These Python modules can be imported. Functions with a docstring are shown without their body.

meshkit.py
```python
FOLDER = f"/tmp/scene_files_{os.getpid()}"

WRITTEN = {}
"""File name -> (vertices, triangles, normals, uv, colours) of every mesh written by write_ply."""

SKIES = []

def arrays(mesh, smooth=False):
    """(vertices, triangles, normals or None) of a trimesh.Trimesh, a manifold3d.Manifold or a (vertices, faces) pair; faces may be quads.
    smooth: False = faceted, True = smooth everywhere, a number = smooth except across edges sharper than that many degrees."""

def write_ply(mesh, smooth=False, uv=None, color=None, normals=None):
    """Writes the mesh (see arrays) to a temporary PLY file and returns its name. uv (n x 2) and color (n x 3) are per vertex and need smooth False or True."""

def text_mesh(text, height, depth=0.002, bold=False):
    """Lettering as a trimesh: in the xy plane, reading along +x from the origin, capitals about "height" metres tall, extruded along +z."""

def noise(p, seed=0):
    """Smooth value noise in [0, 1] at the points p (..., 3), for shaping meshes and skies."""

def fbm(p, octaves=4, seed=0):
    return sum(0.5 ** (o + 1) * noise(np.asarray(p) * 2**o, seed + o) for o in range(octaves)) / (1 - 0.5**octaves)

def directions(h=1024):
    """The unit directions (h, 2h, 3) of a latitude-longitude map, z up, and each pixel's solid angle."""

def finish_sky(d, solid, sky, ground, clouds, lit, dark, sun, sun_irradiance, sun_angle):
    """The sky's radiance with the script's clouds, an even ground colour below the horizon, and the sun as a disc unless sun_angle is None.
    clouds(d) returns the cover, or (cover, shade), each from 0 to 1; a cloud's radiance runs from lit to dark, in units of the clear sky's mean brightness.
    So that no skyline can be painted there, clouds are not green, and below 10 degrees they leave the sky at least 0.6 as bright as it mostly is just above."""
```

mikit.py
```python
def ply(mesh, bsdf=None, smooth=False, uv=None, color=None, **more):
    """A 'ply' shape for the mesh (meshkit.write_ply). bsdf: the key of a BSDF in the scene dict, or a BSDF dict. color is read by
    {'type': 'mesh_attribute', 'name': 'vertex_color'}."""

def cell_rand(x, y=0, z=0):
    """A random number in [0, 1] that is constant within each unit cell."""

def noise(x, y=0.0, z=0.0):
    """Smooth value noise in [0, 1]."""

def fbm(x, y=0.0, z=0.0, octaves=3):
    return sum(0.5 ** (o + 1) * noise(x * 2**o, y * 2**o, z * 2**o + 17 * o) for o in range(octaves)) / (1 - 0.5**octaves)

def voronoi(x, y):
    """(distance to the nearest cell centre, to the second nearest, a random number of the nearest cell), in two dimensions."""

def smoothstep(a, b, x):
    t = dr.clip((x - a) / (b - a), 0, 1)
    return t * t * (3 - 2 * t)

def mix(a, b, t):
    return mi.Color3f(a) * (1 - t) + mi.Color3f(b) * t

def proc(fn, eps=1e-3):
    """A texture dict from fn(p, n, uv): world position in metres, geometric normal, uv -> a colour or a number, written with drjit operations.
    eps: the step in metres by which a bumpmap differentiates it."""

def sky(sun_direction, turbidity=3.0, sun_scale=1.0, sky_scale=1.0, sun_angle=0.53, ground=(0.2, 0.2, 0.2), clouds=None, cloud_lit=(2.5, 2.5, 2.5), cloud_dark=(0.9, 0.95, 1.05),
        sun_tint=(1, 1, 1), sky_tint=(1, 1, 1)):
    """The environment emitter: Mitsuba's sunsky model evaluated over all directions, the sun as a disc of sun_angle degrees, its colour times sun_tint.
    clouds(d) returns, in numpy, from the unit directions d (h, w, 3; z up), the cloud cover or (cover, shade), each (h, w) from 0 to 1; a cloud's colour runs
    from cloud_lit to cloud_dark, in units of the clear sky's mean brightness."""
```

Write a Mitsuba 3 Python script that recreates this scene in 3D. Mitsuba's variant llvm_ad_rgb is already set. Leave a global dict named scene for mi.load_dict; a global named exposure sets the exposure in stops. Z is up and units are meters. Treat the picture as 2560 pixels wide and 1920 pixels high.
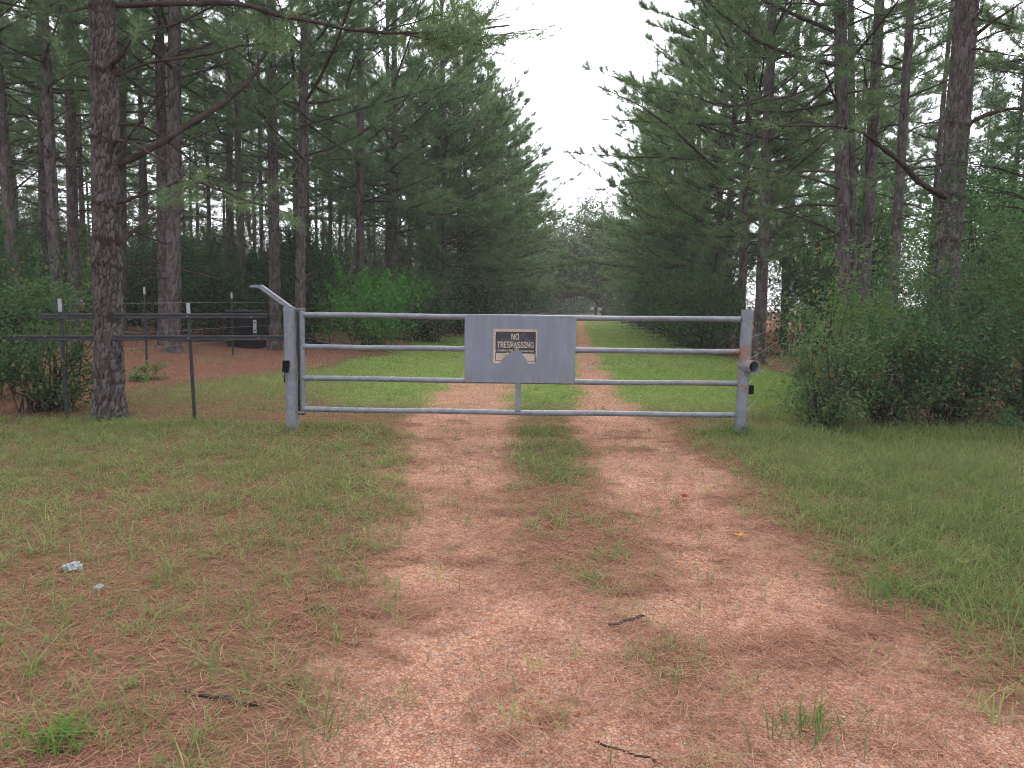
import math
import numpy as np, trimesh, shapely, mitsuba as mi, drjit as dr
import mikit, meshkit
from scipy.spatial import cKDTree
from shapely.geometry import Polygon, box as sbox

T = mi.ScalarTransform4f
scene, labels = {}, {}

# ------------------------------------------------------------------ camera, sky, exposure
EYE = np.array([0.0, 0.0, 1.446])
_p, _r = math.radians(5.86), math.radians(0.85)
_f = np.array([0, math.cos(_p), -math.sin(_p)])
_u0 = np.cross([1.0, 0, 0], _f)
_up = math.cos(_r) * _u0 - math.sin(_r) * np.array([1.0, 0, 0])
scene['camera'] = {'type': 'perspective', 'fov': 67.65, 'fov_axis': 'x', 'near_clip': 0.05, 'far_clip': 3000.0,
                   'to_world': T().look_at(origin=EYE.tolist(), target=(EYE + _f).tolist(), up=_up.tolist())}
SUN = np.array([0.12, 0.75, 0.65]) / np.linalg.norm([0.12, 0.75, 0.65])


def overcast(d):
    # bright cloud, thinning evenly towards the hidden sun ahead
    a = np.degrees(np.arccos(np.clip(d @ SUN, -1, 1)))
    return np.ones(d.shape[:2]), np.clip(a / 95.0, 0, 1) ** 0.8


scene['sky'] = mikit.sky(SUN.tolist(), turbidity=4, sun_scale=0.10, sun_angle=28, clouds=overcast,
                         cloud_lit=(4.6, 4.7, 4.95), cloud_dark=(1.75, 1.83, 2.05), ground=(0.1, 0.1, 0.08))
exposure = 3.25

# ------------------------------------------------------------------ helpers
rng0 = np.random.default_rng(7)


def numbered(name):
    taken = lambda k: k in labels or k in scene or any(s.startswith(k + '__') for s in scene)
    if not taken(name):
        return name
    i = 1
    while taken(f'{name}_{i:03d}'):
        i += 1
    return f'{name}_{i:03d}'


def sub(parent, name):
    k = f'{parent}__{name}'
    if k not in scene:
        return k
    i = 1
    while f'{k}_{i:03d}' in scene:
        i += 1
    return f'{k}_{i:03d}'


def thing(name, label, cat, group=None, kind=None):
    k = numbered(name)
    labels[k] = {'label': label, 'category': cat}
    if group: labels[k]['group'] = group
    if kind: labels[k]['kind'] = kind
    return k


def part(parent, name, mesh, bsdf, label=None, kind=None, **kw):
    k = sub(parent, name)
    scene[k] = mikit.ply(mesh, bsdf, **kw)
    if label or kind:
        labels[k] = {}
        if label: labels[k]['label'] = label
        if kind: labels[k]['kind'] = kind
    return k


def cat(*ms):
    return trimesh.util.concatenate(list(ms))


def bx(cx, cy, cz, sx, sy, sz, bev=0.0):
    """box with chamfered edges"""
    if bev <= 0:
        m = trimesh.creation.box((sx, sy, sz))
    else:
        pts = []
        for a in (-1, 1):
            for b in (-1, 1):
                for c in (-1, 1):
                    x, y, z = a * sx / 2, b * sy / 2, c * sz / 2
                    pts += [(x - a * bev, y - b * bev, z), (x - a * bev, y, z - c * bev), (x, y - b * bev, z - c * bev)]
        m = trimesh.Trimesh(np.array(pts)).convex_hull
    m.apply_translation((cx, cy, cz))
    return m


def frames(P, ref):
    t = np.gradient(P, axis=1)
    t /= np.linalg.norm(t, axis=2, keepdims=True) + 1e-9
    u = np.cross(t, ref)
    u /= np.linalg.norm(u, axis=2, keepdims=True) + 1e-9
    return t, u, np.cross(t, u)


def tubes(P, R, sides=5, ref=(0, 0, 1.0)):
    """P (b, n, 3) centre lines, R (b, n) radii -> vertices, triangles; open ends tapered shut by small radii"""
    P, R = np.asarray(P, float), np.asarray(R, float)
    b, n, _ = P.shape
    _, u, v = frames(P, np.asarray(ref, float))
    a = np.arange(sides) * 2 * np.pi / sides
    V = P[:, :, None] + R[:, :, None, None] * (np.cos(a)[:, None] * u[:, :, None] + np.sin(a)[:, None] * v[:, :, None])
    i = np.arange(sides)
    ring = np.stack([i, (i + 1) % sides, (i + 1) % sides + sides, i + sides], 1)
    Q = (ring[None] + (np.arange(n - 1) * sides)[:, None, None]).reshape(-1, 4)
    Q = (Q[None] + (np.arange(b) * n * sides)[:, None, None]).reshape(-1, 4)
    return V.reshape(-1, 3), np.vstack([Q[:, [0, 1, 2]], Q[:, [0, 2, 3]]])


def pipe(p0, p1, r, sides=24, caps=True, n=2):
    p0, p1 = np.array(p0, float), np.array(p1, float)
    return trimesh.creation.cylinder(radius=r, segment=[p0, p1], sections=sides)


def joined(parts_):
    """several (V, F[, C]) -> one"""
    off, V, F = 0, [], []
    for p in parts_:
        V.append(p[0]); F.append(p[1] + off); off += len(p[0])
    C = np.vstack([p[2] for p in parts_]) if len(parts_[0]) > 2 else None
    return (np.vstack(V), np.vstack(F)) + ((C,) if C is not None else ())


def sstep(a, b, x):
    t = np.clip((x - a) / (b - a), 0, 1)
    return t * t * (3 - 2 * t)


def nz2(x, y, s, seed=0, o=3):
    return meshkit.fbm(np.stack([x * s, y * s, np.zeros_like(x) + 3.7], -1), o, seed)


# ------------------------------------------------------------------ materials
def rgb(*c):
    return {'type': 'rgb', 'value': list(c)}


VC = {'type': 'mesh_attribute', 'name': 'vertex_color'}
scene['leafy'] = {'type': 'principledthin', 'base_color': VC, 'roughness': 0.55, 'diff_trans': 1.0, 'spec_tint': 0.0}
scene['speckled'] = {'type': 'twosided', 'bsdf': {'type': 'diffuse', 'reflectance': VC}}


def ground_fn(p, n, uv):
    g, s = uv.x, uv.y
    d1, d2, w = mikit.voronoi(p.x * 62, p.y * 62)
    grit = mikit.mix((0.56, 0.325, 0.225), (0.38, 0.18, 0.115), mikit.smoothstep(0.2, 0.8, w))
    grit = mikit.mix(grit, (0.43, 0.31, 0.25), mikit.smoothstep(0.84, 0.95, w))
    grit = grit * (0.45 + 0.55 * mikit.smoothstep(0.02, 0.3, d2 - d1))
    big = mikit.fbm(p.x * 2.3, p.y * 2.3, 1.0)
    grit = grit * (0.82 + 0.36 * big)
    st = mikit.fbm(p.x * 26, p.y * 40, 2.0) * 0.5 + mikit.fbm(p.x * 150, p.y * 150, 3.0) * 0.5
    straw = mikit.mix((0.15, 0.07, 0.05), (0.31, 0.15, 0.107), st)
    soil = mikit.mix((0.10, 0.075, 0.045), (0.19, 0.12, 0.075), mikit.fbm(p.x * 19, p.y * 19, 5.0) * 0.45 + 0.55 * mikit.fbm(p.x * 130, p.y * 130, 6.0))
    thatch = mikit.mix((0.13, 0.185, 0.055), (0.24, 0.30, 0.10), mikit.fbm(p.x * 13, p.y * 13, 8.0))
    soil = mikit.mix(soil, thatch, dr.clip(-s, 0, 1))
    c = mikit.mix(soil, straw, dr.clip(s, 0, 1))
    return mikit.mix(c, grit, g) * 0.77


scene['earth'] = {'type': 'diffuse', 'reflectance': mikit.proc(ground_fn)}


def bark_fn(p, n, uv):
    v = mikit.fbm(p.x * 23 + p.y * 17, p.y * 21, p.z * 7)
    plate = mikit.mix((0.055, 0.045, 0.042), (0.115, 0.098, 0.095), mikit.smoothstep(0.15, 0.85, uv.y * 0.6 + v * 0.5))
    plate = plate * (0.75 + 0.5 * mikit.fbm(p.x * 60, p.y * 60, p.z * 45))
    return mikit.mix((0.034, 0.024, 0.021), plate, mikit.smoothstep(0.0, 0.7, uv.x))


scene['bark'] = {'type': 'diffuse', 'reflectance': mikit.proc(bark_fn)}


def limb_fn(p, n, uv):
    v = mikit.fbm(p.x * 14, p.y * 14, p.z * 14)
    return mikit.mix((0.022, 0.017, 0.015), (0.085, 0.066, 0.06), v)


scene['limb_bark'] = {'type': 'diffuse', 'reflectance': mikit.proc(limb_fn)}


def steel_fn(p, n, uv):
    v = mikit.fbm(p.x * 6, p.y * 6, p.z * 3.0)
    s = mikit.fbm(p.x * 34, p.y * 34, p.z * 6.0)
    b_ = mikit.smoothstep(0.35, 0.65, mikit.fbm(p.x * 15, p.y * 15, p.z * 11))
    c = mikit.mix((0.105, 0.115, 0.133), (0.195, 0.205, 0.228), v * 0.35 + s * 0.3 + b_ * 0.35)
    c = c * (1 - 0.25 * mikit.smoothstep(0.6, 0.75, mikit.fbm(p.x * 41, p.y * 41, p.z * 41)))
    c = mikit.mix(c, (0.17, 0.11, 0.08), 0.7 * mikit.smoothstep(0.30, 0.0, p.z + 0.25 * s))
    # rust where the water gathers: by the latch end of the middle rails and round the lock housing
    dx, dz = p.x - 2.59, p.z - 0.955
    r1 = dr.exp(-(dx * dx * 60 + dz * dz * 260))
    near = mikit.smoothstep(1.55, 2.5, p.x) * mikit.smoothstep(0.5, 0.56, p.z) * (1 - mikit.smoothstep(1.02, 1.06, p.z))
    spots = mikit.smoothstep(0.48, 0.72, mikit.fbm(p.x * 16, p.y * 30, p.z * 30))
    rust = dr.clip(r1 * 1.3 * (0.5 + spots) + near * spots * 0.85, 0, 1)
    return mikit.mix(c, (0.21, 0.095, 0.055), rust)


scene['steel'] = {'type': 'principled', 'base_color': mikit.proc(steel_fn), 'roughness': 0.42, 'specular': 0.5}


def plate_fn(p, n, uv):
    a = mikit.fbm(p.x * 3.0, p.z * 2.2, 4.0)
    s = mikit.fbm(p.x * 30, p.z * 3.0, 1.0)
    c = mikit.mix((0.128, 0.146, 0.176), (0.20, 0.218, 0.252), a * 0.55 + s * 0.45)
    c = c * (0.9 + 0.2 * mikit.fbm(p.x * 12, p.z * 8, 7.0))
    c = mikit.mix(c, (0.16, 0.115, 0.09), 0.55 * mikit.smoothstep(0.55, 0.75, s) * mikit.smoothstep(0.80, 0.60, p.z))
    dx, dz = p.x - 0.03, p.z - 0.70
    st = dr.exp(-(dx * dx * 75 + dz * dz * 36)) * (0.4 + 0.6 * mikit.fbm(p.x * 9, p.z * 3, 8.0))
    gx, gz = p.x + 0.27, p.z - 1.27
    st2 = dr.exp(-(gx * gx * 60 + gz * gz * 700)) * mikit.fbm(p.x * 24, p.z * 24, 3.0)
    c = mikit.mix(c, (0.15, 0.147, 0.165), st * 0.6)
    return mikit.mix(c, (0.16, 0.19, 0.16), st2 * 0.6)


scene['plate_paint'] = {'type': 'principled', 'base_color': mikit.proc(plate_fn), 'roughness': 0.45, 'specular': 0.45}
scene['black_plastic'] = {'type': 'principled', 'base_color': rgb(0.003, 0.0032, 0.004), 'roughness': 0.6, 'specular': 0.12}
scene['black_rail'] = {'type': 'principled', 'base_color': mikit.proc(
    lambda p, n, uv: mikit.mix((0.014, 0.015, 0.018), (0.042, 0.043, 0.05), mikit.fbm(p.x * 9, p.y * 9, p.z * 30))), 'roughness': 0.5, 'specular': 0.3}
scene['post_green'] = {'type': 'principled', 'base_color': rgb(0.012, 0.016, 0.014), 'roughness': 0.6}
scene['white_paint'] = {'type': 'diffuse', 'reflectance': mikit.proc(
    lambda p, n, uv: mikit.mix((0.22, 0.23, 0.24), (0.42, 0.42, 0.43), mikit.fbm(p.x * 40, p.y * 40, p.z * 40)))}
scene['sign_black'] = {'type': 'principled', 'base_color': mikit.proc(
    lambda p, n, uv: mikit.mix((0.016, 0.017, 0.024), (0.05, 0.053, 0.066), mikit.smoothstep(0.45, 0.8, mikit.fbm(p.x * 18, p.z * 18, 1.0)))), 'roughness': 0.4}
scene['sign_cream'] = {'type': 'diffuse', 'reflectance': mikit.proc(
    lambda p, n, uv: mikit.mix((0.34, 0.265, 0.20), (0.49, 0.42, 0.355), mikit.fbm(p.x * 22, p.z * 22, 2.0)))}
scene['paper'] = {'type': 'diffuse', 'reflectance': mikit.proc(lambda p, n, uv: mikit.mix((0.22, 0.23, 0.23), (0.46, 0.47, 0.48), mikit.fbm(p.x * 60, p.y * 60, p.z * 60)))}
scene['wire'] = {'type': 'principled', 'base_color': rgb(0.22, 0.22, 0.23), 'roughness': 0.5}
scene['matt'] = {'type': 'twosided', 'bsdf': {'type': 'diffuse', 'reflectance': VC}}


# ------------------------------------------------------------------ the lie of the land
YS = [-40, 2.25, 2.7, 3.1, 3.6, 4.3, 5.3, 6.9, 9.0, 12.5, 20.0, 41.0, 95.0, 300]
LL = [-.45, -.5, -.56, -.62, -.67, -.72, -.81, -1.01, -1.3, -1.28, -0.65, 1.25, 6.2, 24.2]
LR = [.7, .68, .53, .5, .3, .14, .12, .06, -.02, .0, .4, 2.2, 7.0, 25.0]
RL = [.95, .95, .81, .8, .78, .80, .70, .76, .68, 1.12, 1.6, 3.4, 8.1, 26.0]
RR = [1.95, 1.94, 1.82, 1.81, 1.76, 1.81, 1.74, 1.9, 1.91, 1.79, 2.3, 3.95, 8.7, 26.6]


def axis(y):
    return 0.1 + np.maximum(y - 8.55, 0) * 0.0875


def ground_z(x, y):
    x, y = np.asarray(x, float), np.asarray(y, float)
    off = x - axis(y)
    rise = 0.052 * np.maximum(-off - 3.4, 0) * sstep(9.5, 18, y)
    return np.minimum(rise, 0.9) * (1 - sstep(70, 120, y)) + 0.02 * (nz2(x, y, 0.6, 3) - 0.5) * (1 - sstep(40, 80, np.hypot(x, y)))


def tracks(x, y):
    """0..1 gravel cover of the two wheel tracks, edges broken up"""
    w = (nz2(x, y, 1.7, 11) - 0.5) * 0.75 + (nz2(x, y, 7.0, 12) - 0.5) * 0.35
    far = sstep(12, 30, y)
    e = 0.26
    w = w * (1 - 0.5 * far)
    one = lambda a, b: sstep(-e, e, x - np.interp(y, YS, a) + w) * sstep(-e, e, np.interp(y, YS, b) - x + w)
    left = one(LL, LR) * (1 - 0.25 * far)
    return np.maximum(left, one(RL, RR))


def cover(x, y):
    """gravel, straw, grass density (0..1 each)"""
    t = tracks(x, y)
    n1, n2 = nz2(x, y, 0.9, 21), nz2(x, y, 2.8, 22)
    off = x - axis(y)
    # straw drifts over the tracks and lies thick under the trees
    drift = sstep(0.53, 0.63, nz2(x * 1.1, y * 2.1, 1.35, 31) * .62 + nz2(x, y * 1.8, 9.0, 32) * .38) * (1 - sstep(9, 13, y))
    mid_ = sstep(4.9, 3.6, y) * (x > np.interp(y, YS, LL)) * (x < np.interp(y, YS, RR)) * sstep(.36, .50, nz2(x, y, 2.6, 37) * .6 + nz2(x, y, 9, 38) * .4)
    g = np.maximum(t, .8 * mid_) * (1 - 0.62 * drift)
    woods = np.maximum(sstep(4.2, 5.6, -off - 1.1 * (1 - sstep(12, 16, y)) + (n1 - .5) * 2.2), sstep(4.7, 5.6, off + (n1 - .5) * 1.6)) * sstep(7.8, 9.4, y)
    straw = np.clip(0.35 + 1.3 * (n2 - 0.42) + 0.5 * drift, 0, 1)
    straw = np.maximum(straw, woods)
    lawn = sstep(8.8, 12.5, y) * (1 - woods) * (1 - 0.55 * sstep(-2.6, -3.6, off) * (1 - sstep(11, 20, y)))
    straw = straw * (1 - 0.85 * lawn) - 0.95 * lawn - .35 * sstep(0, 1, x - np.interp(y, YS, RR)) * (1 - lawn) * (1 - woods)
    mid = (x > np.interp(y, YS, LR)) * (x < np.interp(y, YS, RL))
    side_l = np.clip(0.50 + 0.7 * (n1 - 0.5) + 0.7 * (n2 - 0.5), 0.14, 1) * (0.45 + 0.55 * sstep(3.0, 6.0, y))
    side_r = np.clip(0.80 + 0.9 * (n1 - 0.5) + 0.5 * (n2 - 0.5), 0, 1) * sstep(-.1, .9, x - np.interp(y, YS, RR)) + 0.15
    side_r = side_r * (1 - 0.55 * sstep(3.6, 5.5, x - 0.15 * y + 0.8) * sstep(6, 3, np.abs(y - 6)))
    grass = np.where(x < np.interp(y, YS, LL) + .3, side_l, side_r)
    midg = np.clip(0.55 + 1.3 * (n2 - .5), 0, 1) * sstep(5.4, 7.4, y) + 0.26 * sstep(0.48, 0.62, n2)
    grass = np.where(mid, midg, grass)
    grass = np.maximum(grass, lawn * 0.95) * (1 - 0.93 * np.clip(t * 1.25, 0, 1)) * (1 - 0.84 * woods)
    return g, straw, grass


def graded(lo, hi, fine, c0, c1, grow):
    mid_ = list(np.arange(c0, c1, fine))
    up, s = [], fine
    x = c1
    while x < hi:
        up.append(x); s *= grow; x += s
    up.append(hi)
    dn, s, x = [], fine, c0
    while x > lo:
        s *= grow; x -= s
        dn.append(max(x, lo))
    return np.array(dn[::-1] + mid_ + up)


gx = graded(-900, 900, 0.045, -4.2, 5.0, 1.045)
gy = graded(-60, 1500, 0.04, 2.0, 8.0, 1.028)
X, Y = np.meshgrid(gx, gy)
GV = np.stack([X, Y, ground_z(X, Y)], -1).reshape(-1, 3)
gg, gs, ggr = cover(GV[:, 0], GV[:, 1])
GV[:, 2] += 0.018 * (nz2(GV[:, 0], GV[:, 1], 5.0, 5) - .5) * (GV[:, 1] < 14) - 0.02 * gg * (GV[:, 1] < 14)
nx_, ny_ = len(gx), len(gy)
ii = np.arange(nx_ * ny_).reshape(ny_, nx_)
Q = np.stack([ii[:-1, :-1], ii[:-1, 1:], ii[1:, 1:], ii[1:, :-1]], -1).reshape(-1, 4)
tr = np.clip(tracks(GV[:, 0], GV[:, 1]), 0, 1)
qc = GV[Q].mean(1)
inner = (tr[Q].mean(1) > 0.5) & (qc[:, 1] < 180)


def submesh(sel):
    F = np.vstack([Q[sel][:, [0, 1, 2]], Q[sel][:, [0, 2, 3]]])
    used, inv = np.unique(F, return_inverse=True)
    return (GV[used], inv.reshape(-1, 3)), np.stack([gg[used], gs[used]], 1)


for nm, sel, lab in (('ground', ~inner, 'grassy ground strewn with red pine straw'), ('driveway', inner, 'pink gravel driveway of two wheel tracks')):
    m_, uv_ = submesh(sel)
    scene[nm] = mikit.ply(m_, 'earth', smooth=True, uv=uv_)
    labels[nm] = {'label': lab, 'kind': 'structure'}


# ------------------------------------------------------------------ grass, straw, gravel (nobody could count them)
def in_view(n, y0, y1, rng, pad=0.4, xlo=-99, xhi=99):
    y = np.sqrt(rng.uniform(y0 ** 2, y1 ** 2, n))
    x = rng.uniform(-1, 1, n) * (0.74 * y + pad)
    k = (x > xlo) & (x < xhi)
    return x[k], y[k]


def blades(x, y, h, w, rng, lean=0.45, seg=2):
    n = len(x)
    a = rng.uniform(0, 2 * np.pi, n)
    l = rng.uniform(0.1, lean, n) * h
    d = np.stack([np.cos(a), np.sin(a), 0 * a], 1)
    s = np.stack([-np.sin(a), np.cos(a), 0 * a], 1) * (w / 2)[:, None]
    b = np.stack([x, y, ground_z(x, y) - 0.012], 1)
    up = np.array([0, 0, 1.0])
    tip = b + up * (h * 0.95)[:, None] + d * (l * 1.6)[:, None]
    if seg == 1:
        return np.stack([b - s, b + s, tip], 1).reshape(-1, 3), np.arange(3 * n).reshape(-1, 3)
    m = b + up * (h * 0.6)[:, None] + d * (l * 0.5)[:, None]
    V = np.stack([b - s, b + s, m - s * .8, m + s * .8, tip], 1).reshape(-1, 3)
    F = np.array([[0, 1, 3], [0, 3, 2], [2, 3, 4]])
    return V, (F[None] + (np.arange(n) * 5)[:, None, None]).reshape(-1, 3)


def grass_color(x, y, rng, yellow=0.0):
    n = len(x)
    k = np.clip(rng.normal(0.45, 0.25, n) + (nz2(x, y, 0.8, 41) - .5) * 0.8 + yellow, 0, 1)[:, None]
    c = (1 - k) * np.array([0.125, 0.20, 0.06]) + k * np.array([0.29, 0.325, 0.125])
    dry = (rng.random(n) < 0.08)[:, None]
    lawn = sstep(8.5, 14, y)[:, None]
    c = c * (1 - lawn) + lawn * ((1 - k) * np.array([0.20, 0.34, 0.075]) + k * np.array([0.36, 0.49, 0.14]))
    return .87 * np.where(dry, np.array([0.28, 0.2, 0.12]), c) * rng.uniform(0.75, 1.2, (n, 1))


rg = np.random.default_rng(3)
gp = []
for (n, y0, y1, hmul, w, seg) in ((175000, 2.1, 9.0, 1.0, 0.0052, 2), (300000, 9.0, 18, 0.9, 0.010, 1), (230000, 18, 40, 0.9, 0.016, 1), (120000, 40, 90, 1.1, 0.04, 1)):
    x, y = in_view(n, y0, y1, rg, xlo=-9 if y0 > 8 else -99, xhi=14 if y0 > 8 else 99)
    _, _, dn = cover(x, y)
    clump = (.25 + .75 * sstep(0.34, 0.62, nz2(x, y, 6.0, 51))) if y0 < 9 else 0.9
    k = rg.random(len(x)) < dn * clump
    x, y, dn = x[k], y[k], dn[k]
    h = hmul * (0.035 + 0.10 * rg.random(len(x)) ** 1.5 + 0.06 * dn * (nz2(x, y, 1.3, 52)))
    h *= np.where((x > 1.7) & (y < 9), 1.1, 0.85) * np.where(y > 9, 0.55 + .2 * (np.abs(x - axis(y)) > 3.2), 1)
    V, F = blades(x, y, h, np.full(len(x), w) * rg.uniform(.6, 1.2, len(x)), rg, 1.25 if seg == 2 else 1.3, seg)
    gp.append((V, F, np.repeat(grass_color(x, y, rg, 0.0 if y0 < 9 else -0.05), 5 if seg == 2 else 3, 0)))
nt = 13000   # loose pale tufts, blades lying over
x, y = in_view(nt, 2.1, 9.0, rg)
_, _, dn = cover(x, y)
k = rg.random(len(x)) < np.clip(.12 + 1.0 * dn, 0, 1) * (1 - .75 * tracks(x, y))
x, y = x[k], y[k]
nb = rg.integers(5, 16, len(x))
xi, yi = np.repeat(x, nb), np.repeat(y, nb)
tc = np.repeat(grass_color(x, y, rg, .25), nb, 0) * rg.uniform(.85, 1.15, (len(xi), 1)) * 1.12
V, F = blades(xi + rg.normal(0, .022, len(xi)), yi + rg.normal(0, .022, len(xi)), np.repeat(rg.uniform(.04, .12, len(x)), nb) * rg.uniform(.6, 1.2, len(xi)), rg.uniform(.0028, .0055, len(xi)), rg, 1.9, 2)
gp.append((V, F, np.repeat(tc, 5, 0)))
x, y = in_view(4200, 9.0, 30, rg, xlo=-9, xhi=10)      # coarser tufts and weeds in the lawn
_, _, dn = cover(x, y)
k = rg.random(len(x)) < dn * sstep(.35, .7, nz2(x, y, .7, 81))
x, y = x[k], y[k]
tc = np.repeat(grass_color(x, y, rg, .1), 9, 0) * .85
x, y = np.repeat(x, 9), np.repeat(y, 9)
V, F = blades(x + rg.normal(0, .05, len(x)), y + rg.normal(0, .05, len(x)), rg.uniform(.06, .2, len(x)), rg.uniform(.008, .014, len(x)), rg, 1.0, 1)
gp.append((V, F, np.repeat(tc, 3, 0)))
for (bx0, by0, br_, nb0, hh) in ((-2.47, 8.52, .07, 70, .12), (2.58, 8.52, .07, 60, .14), (-4.89, 9.2, .24, 110, .10), (-5.36, 9.12, .03, 30, .12), (-3.82, 9.12, .03, 45, .12), (6.99, 12.5, .3, 80, .15), (6.46, 20, .25, 80, .16)):
    a_ = rg.uniform(0, 6.28, nb0); q_ = br_ + np.abs(rg.normal(0, .07, nb0))
    x, y = bx0 + np.cos(a_) * q_, by0 + np.sin(a_) * q_
    V, F = blades(x, y, hh * rg.uniform(.4, 1.3, nb0), rg.uniform(.004, .007, nb0), rg, .9, 2)
    gp.append((V, F, np.repeat(grass_color(x, y, rg, .1), 5, 0)))
# verge in front of the thicket: long uneven blades
x = rg.uniform(2.9, 7.4, 5200); y = 8.35 + .12 * (x - 3) + rg.normal(0, .28, len(x))
k = nz2(x, y, 2.2, 66) > .42
x, y = x[k], y[k]
V, F = blades(x, y, rg.uniform(.07, .26, len(x)), rg.uniform(.004, .007, len(x)), rg, 1.2, 2)
gp.append((V, F, np.repeat(grass_color(x, y, rg, .1), 5, 0)))
# small round leaved weeds hugging the ground
x, y = in_view(9000, 2.1, 9.0, rg)
_, _, dn = cover(x, y)
k = (rg.random(len(x)) < dn * .9) & (nz2(x, y, 3.1, 71) > .5)
x, y = np.repeat(x[k], 4), np.repeat(y[k], 4)
n_ = len(x)
x, y = x + rg.normal(0, .018, n_), y + rg.normal(0, .018, n_)
cc_, ss_ = rg.uniform(0, 6.28, n_), rg.uniform(.006, .014, n_)
c_ = np.stack([x, y, ground_z(x, y) + rg.uniform(.008, .04, n_)], 1)
u_ = np.stack([np.cos(cc_), np.sin(cc_), rg.normal(0, .3, n_)], 1) * ss_[:, None]
v_ = np.stack([-np.sin(cc_), np.cos(cc_), rg.normal(0, .3, n_)], 1) * ss_[:, None] * .7
V = np.stack([c_ - u_, c_ + v_, c_ + u_, c_ - v_], 1).reshape(-1, 3)
gp.append((V, (np.array([[0, 1, 2], [0, 2, 3]])[None] + (np.arange(n_) * 4)[:, None, None]).reshape(-1, 3), np.repeat(np.array([.09, .16, .06]) + rg.random((n_, 1)) * np.array([.12, .13, .06]), 4, 0)))
gm = joined(gp)
scene['grass'] = mikit.ply(gm[:2], 'leafy', color=gm[2])
labels['grass'] = {'label': 'patchy green grass along and between the gravel tracks', 'category': 'grass', 'kind': 'stuff'}

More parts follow.
